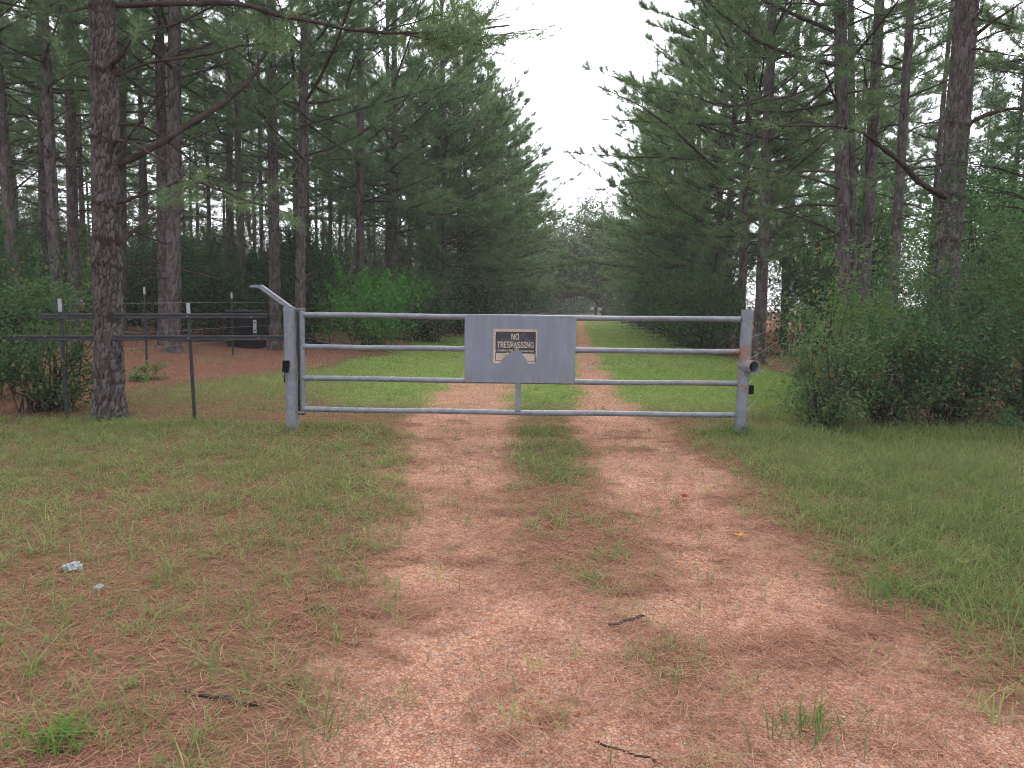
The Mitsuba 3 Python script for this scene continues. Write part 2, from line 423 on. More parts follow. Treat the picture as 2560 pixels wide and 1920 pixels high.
sp = []
for (n, y0, y1, ln, w) in ((150000, 2.1, 6.0, 0.14, 0.0022), (90000, 6, 10, 0.16, 0.003), (70000, 10, 24, 0.24, 0.007)):
    x, y = in_view(n, y0, y1, rg)
    g_, s_, gr_ = cover(x, y)
    k = rg.random(len(x)) < np.clip(s_ * 1.0 - 0.2 * g_, 0.07 * (y0 < 9), 1)
    x, y = x[k], y[k]
    n = len(x)
    a = rg.uniform(0, np.pi, n)
    L = ln * rg.uniform(0.5, 1.15, n)
    d = np.stack([np.cos(a), np.sin(a), rg.normal(0, 0.06, n)], 1) * (L / 2)[:, None]
    s = np.stack([-np.sin(a), np.cos(a), 0 * a], 1) * w / 2
    c = np.stack([x, y, ground_z(x, y) + rg.uniform(0.0, 0.02, n)], 1)
    bow = np.stack([-np.sin(a), np.cos(a), 0 * a], 1) * (L * rg.uniform(-.08, .08, n))[:, None]
    V = np.stack([c - d - s, c - d + s, c + bow - s, c + bow + s, c + d], 1).reshape(-1, 3)
    F = (np.array([[0, 1, 3], [0, 3, 2], [2, 3, 4]])[None] + (np.arange(n) * 5)[:, None, None]).reshape(-1, 3)
    t = rg.random((n, 1))
    col = ((1 - t) * np.array([0.165, 0.072, 0.048]) + t * np.array([0.36, 0.195, 0.135])) * rg.uniform(.7, 1.2, (n, 1))
    sp.append((V, F, np.repeat(col, 5, 0)))
sm = joined(sp)
scene['pine_straw'] = mikit.ply(sm[:2], 'speckled', color=sm[2])
labels['pine_straw'] = {'label': 'reddish brown fallen pine needles scattered over the ground', 'category': 'pine straw', 'kind': 'stuff'}

octa = np.array([[1, 0, 0], [0, 1, 0], [-1, 0, 0], [0, -1, 0], [0, 0, .75], [0, 0, -.75]], float)
octf = np.array([[0, 1, 4], [1, 2, 4], [2, 3, 4], [3, 0, 4], [1, 0, 5], [2, 1, 5], [3, 2, 5], [0, 3, 5]])
x, y = in_view(90000, 2.1, 6.5, rg)
g_, s_, _ = cover(x, y)
k = rg.random(len(x)) < g_ * (0.25 + 0.75 * sstep(.35, .6, nz2(x, y, 3, 61))) * (1 - 0.7 * sstep(4, 6.5, y))
x, y = x[k], y[k]
n = len(x)
r = 0.003 + 0.0055 * rg.random(n) ** 2.2
a = rg.uniform(0, 2 * np.pi, n)
V = octa[None] * r[:, None, None] * rg.uniform(.6, 1.35, (n, 6, 1)) * np.array([1, 1, .7])
V = np.stack([V[..., 0] * np.cos(a)[:, None] - V[..., 1] * np.sin(a)[:, None], V[..., 0] * np.sin(a)[:, None] + V[..., 1] * np.cos(a)[:, None], V[..., 2]], -1)
V += np.stack([x, y, ground_z(x, y) - 0.02 * g_[k] + 0.018 * (nz2(x, y, 5.0, 5) - .5) + r * .3], 1)[:, None]
pal = np.array([[.48, .26, .17], [.40, .17, .10], [.50, .31, .23], [.42, .22, .12], [.30, .15, .11], [.50, .40, .35], [.28, .24, .24]])
col = np.array([.93, .88, .84]) * pal[rg.choice(len(pal), n, p=[.26, .2, .2, .14, .1, .06, .04])] * rg.uniform(.8, 1.15, (n, 1))
scene['gravel'] = mikit.ply((V.reshape(-1, 3), (octf[None] + (np.arange(n) * 6)[:, None, None]).reshape(-1, 3)), 'speckled', color=np.repeat(col, 6, 0))
labels['gravel'] = {'label': 'loose pink and orange pebbles on the wheel tracks', 'category': 'gravel', 'kind': 'stuff'}


# ------------------------------------------------------------------ pines
def trunk_mesh(rng, base, lean, r, H, sides=14, dz=0.25, rough=0.008, bow=0.0, rings=(), cell=(0.034, 0.11), z1=None, depth=1.0):
    z = np.arange(-0.2, H, dz) if z1 is None else np.concatenate([np.arange(-0.2, z1, dz), np.arange(z1, H, 0.5)])
    th = np.arange(sides + 1) * 2 * np.pi / sides
    rad = r * (1 - 0.6 * np.clip(z / H, 0, 1)) * (1 + 0.38 * np.exp(-np.maximum(z, -.1) / 0.22))
    TH, Z = np.meshgrid(th, z)
    s = TH * r
    W = 2 * np.pi * r
    nc = max(4, int(W * (H + .2) / (cell[0] * cell[1])))
    c = np.stack([rng.uniform(0, W, nc), rng.uniform(-.3, H, nc)], 1)
    cr = rng.random(nc)
    c3 = np.vstack([c, c + [W, 0], c - [W, 0]])
    sc = np.array([1 / cell[0], 1 / cell[1]])
    d, ix = cKDTree(c3 * sc).query(np.stack([np.mod(s, W), Z], -1).reshape(-1, 2) * sc, k=2)
    crack = sstep(0.0, 0.38, d[:, 1] - d[:, 0]).reshape(TH.shape)
    rnd = cr[ix[:, 0] % nc].reshape(TH.shape)
    R = rad[:, None] + rough * (crack * (0.6 + 0.8 * rnd) - 0.6) + r * 0.06 * (meshkit.noise(np.stack([np.cos(TH) * 1.3, np.sin(TH) * 1.3, Z * 1.1], -1), 9) - .5)
    for zr in rings:
        k = np.exp(-((Z - zr + 0.03 * np.sin(TH * 2 + zr)) / 0.045) ** 2)
        R = R + r * 0.10 * k
        crack = crack * (1 - 0.75 * k)
    crack = 1 - (1 - crack) * depth
    cx, cy = axis_of(z, lean, bow, H)
    V = np.stack([base[0] + cx[:, None] + R * np.cos(TH), base[1] + cy[:, None] + R * np.sin(TH), base[2] + Z], -1)
    n, m = len(z), sides + 1
    i = np.arange(n * m).reshape(n, m)
    Qd = np.stack([i[:-1, :-1], i[:-1, 1:], i[1:, 1:], i[1:, :-1]], -1).reshape(-1, 4)
    return (V.reshape(-1, 3), np.vstack([Qd[:, [0, 1, 2]], Qd[:, [0, 2, 3]]])), np.stack([crack.ravel(), rnd.ravel()], 1)


def axis_of(z, lean, bow, H):
    z = np.asarray(z, float)
    return lean[0] * z + bow * np.sin(np.clip(z / H, 0, 1) * np.pi * 1.5), lean[1] * z


def tuft_bank(rng, nn, w, ln, variants=6):
    out = []
    for _ in range(variants):
        pol, az = np.radians(rng.uniform(12, 78, nn)), rng.uniform(0, 2 * np.pi, nn)
        d = np.stack([np.sin(pol) * np.cos(az), np.sin(pol) * np.sin(az), np.cos(pol)], 1)
        b = np.stack([0 * pol, 0 * pol, rng.uniform(-.22, .03, nn)], 1)
        s = np.cross(d, rng.normal(size=(nn, 3)))
        s /= np.linalg.norm(s, axis=1, keepdims=True)
        L = ln * rng.uniform(.7, 1.15, nn)
        out.append(np.stack([b - s * w / 2, b + s * w / 2, b + d * L[:, None]], 1))
    return np.array(out)


def place_tufts(rng, P, D, bank, base_col, sc=None):
    n = len(P)
    D = D / (np.linalg.norm(D, axis=1, keepdims=True) + 1e-9)
    u = np.cross(D, rng.normal(size=(n, 3)))
    u /= np.linalg.norm(u, axis=1, keepdims=True)
    v = np.cross(D, u)
    M = np.stack([u, v, D], 1)
    B = bank[rng.integers(0, len(bank), n)]
    if sc is not None:
        B = B * sc[:, None, None, None]
    V = np.einsum('nkvi,nij->nkvj', B, M) + P[:, None, None]
    nn = bank.shape[1]
    return V.reshape(-1, 3), np.arange(n * nn * 3).reshape(-1, 3), np.repeat(base_col, nn * 3, 0)


GREEN_A, GREEN_B, BROWN = np.array([0.085, 0.155, 0.08]), np.array([0.18, 0.26, 0.115]), np.array([0.2, 0.09, 0.04])


def needle_color(rng, P, tone=0.0, seed=0):
    k = np.clip(meshkit.fbm(P * 0.9, 2, 70 + seed)[:, None] * 1.1 - 0.1 + rng.normal(0, .16, (len(P), 1)) + tone, 0, 1)
    c = (1 - k) * GREEN_A + k * GREEN_B
    br = (meshkit.noise(P * 1.7, 90 + seed) > 0.93)[:, None] * (rng.random((len(P), 1)) < .6)
    return np.where(br, BROWN, c)


def branches(rng, H, r, lean, bow, z_dead, z_live, Lmax, whorl=0.55, per=4, road=None, asym=0.0, dead_len=2.0, fine=1.0, zmax=None, droop=0.0, twig_gap=0.27):
    """the limbs of one pine in its own frame: tube arrays and tuft places"""
    zs, azs, Ls, live = [], [], [], []
    z = z_dead
    top = H * 0.97 if zmax is None else zmax
    while z < top:
        a0 = rng.uniform(0, 2 * np.pi)
        for k in range(per):
            az = a0 + k * 2 * np.pi / per + rng.normal(0, .35)
            if rng.random() < 0.18:
                continue
            alive = z > z_live
            t = np.clip((z - z_live) / (H - z_live), 0, 1)
            L = Lmax * (1 - t ** 1.4) * (0.55 + 0.45 * min(1, t / .12 + .3)) + 0.35 if alive else dead_len * rng.uniform(.25, 1.1)
            L *= rng.uniform(.65, 1.12)
            if road is not None:
                L *= 1 + asym * np.cos(az - road)
            zs.append(z + rng.normal(0, .07)); azs.append(az); Ls.append(max(L, .25)); live.append(alive)
        z += whorl * rng.uniform(.75, 1.3)
    zs, azs, Ls, live = map(np.array, (zs, azs, Ls, live))
    n = len(zs)
    s = np.linspace(0, 1, 6)
    tt = np.clip((zs - z_live) / (H - z_live), 0, 1)
    el = np.where(live, np.radians(rng.normal(8, 9, n) + 48 * tt ** 1.3), np.radians(rng.normal(12, 14, n)))
    curve = np.where(live, rng.normal(0.10, .10, n) - droop, rng.normal(-0.12, .14, n))
    h = Ls[:, None] * s
    wob = rng.normal(0, .05, n)[:, None] * np.sin(s * 5 + rng.uniform(0, 6, n)[:, None]) * Ls[:, None]
    hx, hy = np.cos(azs), np.sin(azs)
    cx, cy = axis_of(zs, lean, bow, H)
    P = np.stack([cx[:, None] + h * np.cos(el)[:, None] * hx[:, None] - wob * hy[:, None],
                  cy[:, None] + h * np.cos(el)[:, None] * hy[:, None] + wob * hx[:, None],
                  zs[:, None] + h * np.sin(el)[:, None] + curve[:, None] * Ls[:, None] * s ** 2 + wob * .5], -1)
    rb = np.clip(0.009 + 0.0085 * Ls, .01, .05) * (r / .16) ** .5 * np.clip(1.1 - .5 * tt, .4, 1)
    Rr = rb[:, None] * np.array([1, .86, .7, .52, .34, .12])
    tP, tD, WP, WR = [], [], [], []
    for i in range(n):
        L = Ls[i]
        if L < .3: continue
        m = int(L * (.72 if live[i] else .5) / twig_gap) + 1
        f = np.sort(rng.uniform(.26 if live[i] else .35, .97, m))
        side = np.where(np.arange(m) % 2 == 0, 1, -1)
        seg = f * 5
        k0 = np.minimum(seg.astype(int), 4)
        q = P[i][k0] + (P[i][k0 + 1] - P[i][k0]) * (seg - k0)[:, None]
        tan = P[i][k0 + 1] - P[i][k0]
        tan /= np.linalg.norm(tan, axis=1, keepdims=True)
        lat = np.cross(tan, [0, 0, 1.0])
        lat /= np.linalg.norm(lat, axis=1, keepdims=True) + 1e-9
        ang = np.radians(rng.uniform(30, 68, m))[:, None]
        d = tan * np.cos(ang) + lat * np.sin(ang) * side[:, None] + np.array([0, 0, 1.0]) * rng.normal(.12, .28, m)[:, None]
        d /= np.linalg.norm(d, axis=1, keepdims=True)
        l = (0.16 + .40 * (1 - f) * min(L, 3.0) / 1.6 + .1 * rng.random(m)) * (1 if live[i] else .8)
        e = q + d * l[:, None] + np.array([0, 0, .10]) * l[:, None]
        WP.append(np.stack([q, (q + e) / 2 - [0, 0, .02], e], 1)); WR.append(np.tile([.006, .0045, .002], (m, 1)) * fine)
        if live[i]:
            cnt = np.maximum(1, (l / 0.20).astype(int))
            for j in range(m):
                for g in range(cnt[j]):
                    w_ = 1 - g * .2 / max(l[j], .2)
                    if w_ < .3: break
                    tP.append(q[j] + (e[j] - q[j]) * w_); tD.append(d[j] + [0, 0, .35])
            tP.append(P[i][-1]); tD.append(P[i][-1] - P[i][-2] + [0, 0, .1])
    return P, Rr, (np.concatenate(WP) if WP else np.zeros((0, 3, 3))), (np.concatenate(WR) if WR else np.zeros((0, 3))), np.array(tP).reshape(-1, 3), np.array(tD).reshape(-1, 3)


def pine(seed, H, r, lean=(0, 0), bow=0.1, nn=16, w=.013, ln=.2, sides=14, dz=.25, wood_sides=5, tone=0.0, tuft_keep=1.0, hand=(), hand_base=None, rough=.008, rings=(), z1=None, cell=(.055, .15), depth=.78, **kw):
    """trunk (mesh, uv), limbs (V, F), crown (V, F, C) in the tree's own frame"""
    rng = np.random.default_rng(seed)
    tm = trunk_mesh(rng, (0, 0, 0), lean, r, H, sides, dz, rough, bow, rings, cell, z1, depth)
    P, R, WP, WR, tP, tD = branches(rng, H, r, lean, bow, **kw)
    wood = [tubes(P, R, wood_sides)]
    if len(WP): wood.append(tubes(WP, WR, 3))
    if tuft_keep < 1 and len(tP):
        k = rng.random(len(tP)) < tuft_keep
        tP, tD = tP[k], tD[k]
    bank = tuft_bank(rng, nn, w, ln)
    crown = place_tufts(rng, tP, tD, bank, needle_color(rng, tP, tone, seed % 5), rng.uniform(.8, 1.2, len(tP)))
    return tm, joined(wood), crown


def shift(vf, off):
    return (vf[0] + np.asarray(off), *vf[1:])


def hand_limbs(limbs, rng, bank, origin, tip_tufts=0, side_twigs=True):
    """limbs drawn one by one: (radius, points in the world) -> list of tube meshes, tufts"""
    out, tP, tD = [], [], []
    for (r, pts) in limbs:
        p = np.array(pts, float)
        t = np.linspace(0, 1, len(p))
        q = np.linspace(0, 1, max(10, 3 * len(p)))
        P = np.stack([np.interp(q, t, p[:, k]) for k in range(3)], 1)
        for _ in range(2): P[1:-1] = .25 * P[:-2] + .5 * P[1:-1] + .25 * P[2:]
        L = np.linalg.norm(np.diff(p, axis=0), axis=1).sum()
        P[1:] += rng.normal(0, .006, P[1:].shape)
        R = 1.05 * r * (1 - .72 * q ** 1.2) * rng.uniform(.86, 1.18, len(q))
        ms = [tubes(P[None], R[None], 7)]
        if side_twigs:
            m = int(L * (11 if r < .0125 else 3.0 if tip_tufts < .2 else 4.5))
            f = rng.uniform(.22, 1, m) * (len(P) - 1.01)
            k0 = f.astype(int)
            a = P[k0] + (P[k0 + 1] - P[k0]) * (f - k0)[:, None]
            tan = P[k0 + 1] - P[k0]; tan /= np.linalg.norm(tan, axis=1, keepdims=True)
            d = tan * .8 + rng.normal(0, .6, (m, 3)); d /= np.linalg.norm(d, axis=1, keepdims=True)
            l = rng.uniform(.15, .75, m)[:, None]
            mid = a + d * l * .5 + rng.normal(0, .02, (m, 3))
            ms.append(tubes(np.stack([a, mid, a + d * l + [0, 0, .04]], 1), np.tile([.006, .0045, .0015], (m, 1)), 3))
            if tip_tufts:
                k = (f / (len(P) - 1)) > (.2 if r < .0125 else 1 - tip_tufts)
                for w_ in (.35, .7, 1.0):
                    tP.append((a + d * l * w_)[k]); tD.append((d + [0, 0, .4])[k])
        out.append(joined(ms))
    tP = np.concatenate(tP) if tP else np.zeros((0, 3)); tD = np.concatenate(tD) if tD else np.zeros((0, 3))
    return out, tP, tD


L1 = [(0.042, [(-4.78, 9.20, 2.96), (-4.25, 9.33, 3.30), (-3.87, 9.46, 3.59), (-3.55, 9.59, 3.85), (-3.36, 9.71, 4.06), (-3.23, 9.84, 4.32), (-3.10, 9.97, 4.65), (-2.94, 10.10, 5.02)]),
 (0.022, [(-4.79, 9.20, 2.55), (-4.23, 8.95, 2.66), (-3.77, 8.70, 2.76)]),
 (0.026, [(-4.78, 9.25, 2.05), (-4.66, 9.80, 2.44), (-4.55, 10.40, 2.86)]),
 (0.036, [(-4.77, 9.20, 4.09), (-4.53, 9.00, 4.17), (-4.25, 8.80, 4.32)]),
 (0.02, [(-4.74, 9.20, 4.0), (-4.28, 9.30, 4.24), (-3.93, 9.40, 4.31), (-3.56, 9.50, 4.41), (-3.23, 9.60, 4.55), (-2.81, 9.70, 4.60)]),
 (0.015, [(-4.77, 9.20, 3.05), (-4.30, 9.00, 3.48), (-4.01, 8.80, 3.68), (-3.80, 8.60, 3.91)]),
 (0.034, [(-4.75, 9.20, 4.82), (-3.86, 9.29, 4.89), (-3.30, 9.38, 4.94), (-3.14, 9.47, 4.93), (-2.80, 9.56, 4.85), (-2.48, 9.64, 4.83), (-1.93, 9.73, 4.75), (-1.34, 9.82, 4.76), (-0.68, 9.91, 4.83), (-0.10, 10.00, 4.95)]),
 (0.018, [(-4.76, 9.20, 3.49), (-4.49, 9.40, 3.53), (-4.33, 9.60, 3.46), (-4.13, 9.80, 3.24), (-3.90, 10.00, 3.05), (-3.65, 10.20, 2.89)]),
 (0.02, [(-4.76, 9.20, 3.33), (-4.33, 9.04, 3.22), (-3.94, 8.88, 2.97), (-3.49, 8.72, 2.75), (-2.91, 8.56, 2.53), (-2.46, 8.40, 2.41)]),
 (0.016, [(-4.87, 9.16, 3.50), (-4.93, 8.90, 3.34), (-4.95, 8.60, 3.16)]),
 (0.016, [(-4.85, 9.20, 4.22), (-5.20, 9.45, 4.28), (-5.54, 9.70, 4.29)]),
 (0.018, [(-4.84, 9.18, 4.82), (-5.0, 9.05, 4.71), (-5.12, 8.90, 4.61)]),
 (0.012, [(-1.40, 9.82, 4.76), (-0.9, 9.7, 4.62), (-0.45, 9.6, 4.58)]), (0.012, [(-1.0, 9.87, 4.79), (-.55, 10.1, 5.0), (-.1, 10.3, 5.15)]), (0.012, [(-1.7, 9.77, 4.75), (-1.2, 10.0, 5.0), (-.8, 10.2, 5.2)]), (0.012, [(-0.75, 9.9, 4.81), (-.4, 9.8, 4.72), (-.05, 9.75, 4.78)]),
 (0.014, [(-4.74, 9.20, 4.38), (-4.33, 9.33, 4.61), (-3.94, 9.47, 4.74), (-3.55, 9.60, 4.90)])]
R5 = [(0.05, [(6.98, 12.50, 3.26), (6.74, 12.31, 3.28), (6.30, 12.12, 3.41), (5.93, 11.94, 3.66), (5.57, 11.75, 3.83), (5.19, 11.56, 4.00), (4.95, 11.38, 4.06), (4.47, 11.19, 4.06), (3.67, 11.00, 4.00)]),
 (0.035, [(7.08, 12.50, 4.36), (7.30, 12.30, 4.52), (7.46, 12.10, 4.54), (7.66, 11.90, 4.52), (7.89, 11.70, 4.52)]),
 (0.035, [(7.05, 12.50, 5.70), (7.13, 12.33, 5.74), (7.30, 12.17, 5.90), (7.56, 12.00, 6.09)]),
 (0.02, [(7.05, 12.50, 5.90), (7.03, 12.25, 5.96), (7.03, 12.00, 6.05)]),
 (0.02, [(7.05, 12.50, 5.6), (7.73, 12.75, 5.93), (8.25, 13.00, 6.12)]),
 (0.02, [(7.04, 12.50, 5.58), (7.10, 12.15, 5.45), (7.53, 11.80, 5.22)]),
 (0.02, [(7.06, 12.45, 2.87), (7.16, 12.30, 2.87), (7.27, 12.16, 2.90)]),
 (0.015, [(7.06, 12.45, 2.58), (7.18, 12.28, 2.59), (7.29, 12.14, 2.62)]),
 (0.02, [(6.95, 12.50, 3.86), (6.76, 12.65, 3.76), (6.56, 12.80, 3.79), (6.30, 12.95, 3.71), (6.03, 13.10, 3.62)])]
R1 = [(0.032, [(6.43, 20.00, 3.49), (6.26, 20.20, 3.69), (5.92, 20.40, 4.03), (5.30, 20.60, 4.32), (4.55, 20.80, 4.67)]),
 (0.03, [(6.43, 20.00, 2.78), (6.15, 19.73, 2.83), (5.69, 19.47, 2.93), (4.98, 19.20, 3.08)]),
 (0.02, [(6.44, 20.00, 1.93), (6.57, 19.75, 2.04), (7.00, 19.50, 2.33), (7.52, 19.25, 2.69), (7.78, 19.00, 2.78)]),
 (0.02, [(6.42, 20.00, 2.07), (6.30, 20.20, 2.18), (6.04, 20.40, 2.51), (5.81, 20.60, 2.77)]),
 (0.03, [(6.46, 20.00, 3.15), (6.71, 20.20, 3.32), (7.25, 20.40, 3.73), (7.76, 20.60, 4.00)]),
 (0.018, [(6.45, 20.00, 2.80), (6.56, 19.88, 3.13), (6.68, 19.75, 3.55), (6.56, 19.62, 4.05), (6.39, 19.50, 4.55)]),
 (0.02, [(6.43, 20.00, 3.02), (6.39, 20.35, 3.11), (6.21, 20.70, 3.28)]),
 (0.02, [(6.42, 20.00, 4.93), (6.26, 20.33, 4.57), (5.77, 20.67, 4.23), (5.20, 21.00, 3.87)]),
 (0.022, [(6.41, 20.00, 6.05), (6.79, 19.67, 6.48), (7.24, 19.33, 6.50), (7.57, 19.00, 6.37)])]
R2 = [(0.03, [(7.18, 17.00, 3.09), (7.04, 17.27, 3.06), (6.50, 17.53, 2.90), (5.89, 17.80, 2.67)]),
 (0.032, [(7.18, 17.00, 3.07), (6.84, 16.77, 3.16), (6.10, 16.55, 3.43), (5.35, 16.32, 3.55), (4.71, 16.10, 3.66)]),
 (0.028, [(7.14, 17.00, 3.70), (6.99, 17.24, 3.75), (6.43, 17.48, 3.80), (6.00, 17.72, 3.71), (5.42, 17.96, 3.49), (4.76, 18.20, 3.22)]),
 (0.03, [(7.12, 17.00, 4.04), (6.80, 16.72, 4.10), (6.24, 16.44, 4.20), (5.48, 16.16, 4.27), (4.74, 15.88, 4.32), (4.23, 15.60, 4.43)]),
 (0.025, [(7.09, 17.00, 4.44), (6.28, 17.17, 4.48), (5.65, 17.33, 4.34), (4.49, 17.50, 4.17)]),
 (0.03, [(7.03, 17.00, 5.41), (6.31, 16.80, 5.45), (5.62, 16.60, 5.37), (4.99, 16.40, 5.08), (4.52, 16.20, 4.69), (3.90, 16.00, 4.77)]),
 (0.025, [(6.92, 17.00, 7.20), (6.24, 16.79, 6.69), (5.53, 16.57, 6.06), (4.91, 16.36, 5.74), (4.29, 16.14, 5.51), (3.63, 15.93, 5.70), (2.95, 15.71, 5.75), (2.42, 15.50, 5.77)]),
 (0.022, [(6.95, 17.00, 6.64), (6.03, 16.72, 5.98), (5.45, 16.43, 5.81), (4.29, 16.15, 5.52), (3.74, 15.87, 5.81), (3.07, 15.58, 6.28), (2.44, 15.30, 6.57)]),
 (0.02, [(6.87, 17.00, 7.88), (6.15, 17.33, 8.06), (5.57, 17.67, 8.16), (4.64, 18.00, 8.32)]),
 (0.02, [(6.92, 17.00, 6.90), (6.41, 17.27, 6.93), (5.59, 17.53, 6.98), (4.92, 17.80, 7.07)])]

WEST, EAST = math.pi, 0.0
# one by one: x, y, lean, radius, height, lowest dead limb, lowest live limb, live length, hand limbs, tufts on them, label
NEAR = [
 (-4.89, 9.2, .023, .162, 17, 5.3, 6.5, 2.6, L1, .22, 'big scaly pine trunk standing in front of the black rails', dict(sides=76, dz=.02, z1=5.3, rough=.017, cell=(.034, .10), depth=1.0, rings=(4.1, 3.3, 2.55, 2.15, 1.85, 4.8))),
 (-10.10, 17, -.001, .130, 18, 2.2, 5.4, 2.6, (), 0, 'pine trunk rising just behind the post nearest the left edge', {}),
 (-11.74, 20.5, .023, .150, 19, 2.4, 5.8, 2.7, (), 0, 'thick pine close behind the leaning pine at left, their trunks overlapping', {}),
 (-10.97, 17, -.03, .139, 17, 2.0, 5.2, 2.4, (), 0, 'leftmost pine in the picture, its foot hidden by a leafy bush', {}),
 (-15.26, 25, .03, .16, 18, 2.0, 6, 2.6, (), 0, 'faint pine trunk between the leftmost pine and its thick neighbours', {}),
 (-8.66, 19, .016, .140, 19, 1.7, 5.8, 2.8, (), 0, 'pine trunk left of the twin pair behind the big scaly pine', {}),
 (-7.79, 17.5, .036, .172, 19, 1.8, 5.4, 2.8, (), 0, 'stout dark pine of the twin pair right of the big scaly pine', {}),
 (-11.27, 22, .041, .150, 18, 2.0, 5.6, 2.7, (), 0, 'pine trunk peeping out just right of the big scaly pine', {}),
 (-10.34, 28, .016, .135, 18, 2.0, 6, 2.8, (), 0, 'slim pine midway between the twin pair and the two pines above the slanted arm', {}),
 (-6.21, 20, .004, .150, 18, 2.4, 5.4, 2.8, (), 0, 'left one of the two dark pines above the slanted arm of the gate post', {}),
 (-5.31, 19, .030, .132, 17, 1.8, 4.3, 3.6, (), 0, 'right one of the two dark pines above the gate post, ringed with limbs', dict(road=EAST, asym=.25)),
 (-5.19, 26, .006, .158, 17, 1.8, 3.4, 4.2, (), 0, 'dark many limbed pine standing behind the bright green bush', dict(road=EAST, asym=.3)),
 (-5.24, 32, .002, .107, 16, 2.0, 4.5, 3.6, (), 0, 'thin left stem of the close pair beyond the bright green bush', dict(road=EAST, asym=.3)),
 (-4.33, 28, .001, .136, 17, 2.2, 3.8, 4.2, (), 0, 'lighter right stem of the close pair beyond the bright green bush', dict(road=EAST, asym=.3)),
 (6.46, 20, -.009, .158, 17, 1.4, 3.6, 3.4, R1, .3, 'pale pine with spreading limbs directly behind the lock post', dict(road=WEST, asym=.25)),
 (7.39, 17, -.066, .170, 17, 4.8, 5.4, 3.2, R2, .4, 'straight purplish pine with long limbs reaching over the lawn', dict(road=WEST, asym=.25)),
 (11.15, 25, -.067, .152, 17, 3, 6, 2.6, (), 0, 'pine half hidden behind the straight purplish pine', {}),
 (8.66, 19, -.007, .161, 17, 2.4, 6, 2.6, (), 0, 'grey pine between the straight purplish pine and a slender leaning one', {}),
 (7.89, 16, -.003, .107, 15, 3.3, 5.5, 2.2, (), 0, 'slender brown pine leaning right beside the thickest right hand pine', {}),
 (6.99, 12.5, .005, .212, 17, 6.4, 6.6, 3.0, R5, .3, 'thickest pine on the right, with a heavy limb curving up to the left', dict(sides=72, dz=.028, z1=6.5, rough=.015, cell=(.045, .13), depth=.85, rings=(2.58, 2.87, 3.3, 4.4))),
]
for i, (x, y, ln_, r, H, zd, zl, Lm, hand, tt_, lab, ex) in enumerate(NEAR):
    ex = dict(ex)
    pk = {k: ex.pop(k) for k in ('road', 'asym') if k in ex}
    t = thing('pine_tree', lab, 'pine tree')
    tp = dict(sides=36, dz=.045, z1=7.5) if 'sides' not in ex else {}
    tm, wood, crown = pine(100 + i, H, r, (ln_, 0), 0.0, nn=54, w=.0085 if y < 18 else .0105, ln=.24, twig_gap=.22, tone=-.1 if x < 0 else .1, z_dead=zd, z_live=zl, Lmax=Lm, per=4 if x < 0 else 3, dead_len=2.0, whorl=.6, **tp, **ex, **pk)
    base = (x, y, float(ground_z(x, y)))
    part(t, 'trunk', shift(tm[0], base), 'bark', smooth=True, uv=tm[1])
    cr = shift(crown, base)
    if hand:
        rng = np.random.default_rng(900 + i)
        ms, tP, tD = hand_limbs(hand, rng, None, base, tt_)
        for m in ms:
            part(t, 'limb', m, 'limb_bark', smooth=True)
        if len(tP):
            bank = tuft_bank(rng, 30, .008, .2)
            cr = joined([cr, place_tufts(rng, tP, tD, bank, needle_color(rng, tP, .15))])
    part(t, 'branches', shift(wood, base), 'limb_bark', smooth=True)
    part(t, 'crown', cr[:2], 'leafy', color=cr[2])

# kinds for the rows and the plantation: built once each, then copied
KINDS = {}


def kind(name, seed, **kw):
    tm, wood, crown = pine(seed, **kw)
    scene[name] = {'type': 'shapegroup', 'trunk': mikit.ply(tm[0], 'bark', smooth=True, uv=tm[1]), 'branches': mikit.ply(wood, 'limb_bark', smooth=True),
                   'crown': mikit.ply(crown[:2], 'leafy', color=crown[2])}


def copy(key, group_id, x, y, rz, s, sz=None, z=None):
    z = float(ground_z(x, y)) if z is None else z
    scene[key] = {'type': 'instance', 'to_world': T().translate([x, y, z]).rotate([0, 0, 1], rz).scale([s, s, sz or s]), 'g': {'type': 'ref', 'id': group_id}}


for k in range(6):   # road-side pines, limbs from low down, longest to their own +x
    kind(f'edge_kind_{k}', 300 + k, H=16.5, r=.15, nn=80, w=.0125, ln=.25, twig_gap=.21, z_dead=1.2, z_live=(2.2, 2.8, 3.4, 2.4, 3.0, 2.0)[k], Lmax=4.7, per=4, road=0.0, asym=.28, whorl=.52, dead_len=1.8, droop=.06, tone=.08)
for k in range(3):   # plantation pines, clean below
    kind(f'inner_kind_{k}', 340 + k, H=17.5, r=.115, nn=46, w=.0165, ln=.27, sides=9, dz=.5, wood_sides=4, z_dead=(2.0, 3.0, 2.5)[k], z_live=(6.2, 7.4, 5.4)[k], Lmax=3.1, per=4, whorl=.6, dead_len=1.6, twig_gap=.27, tone=-.05)

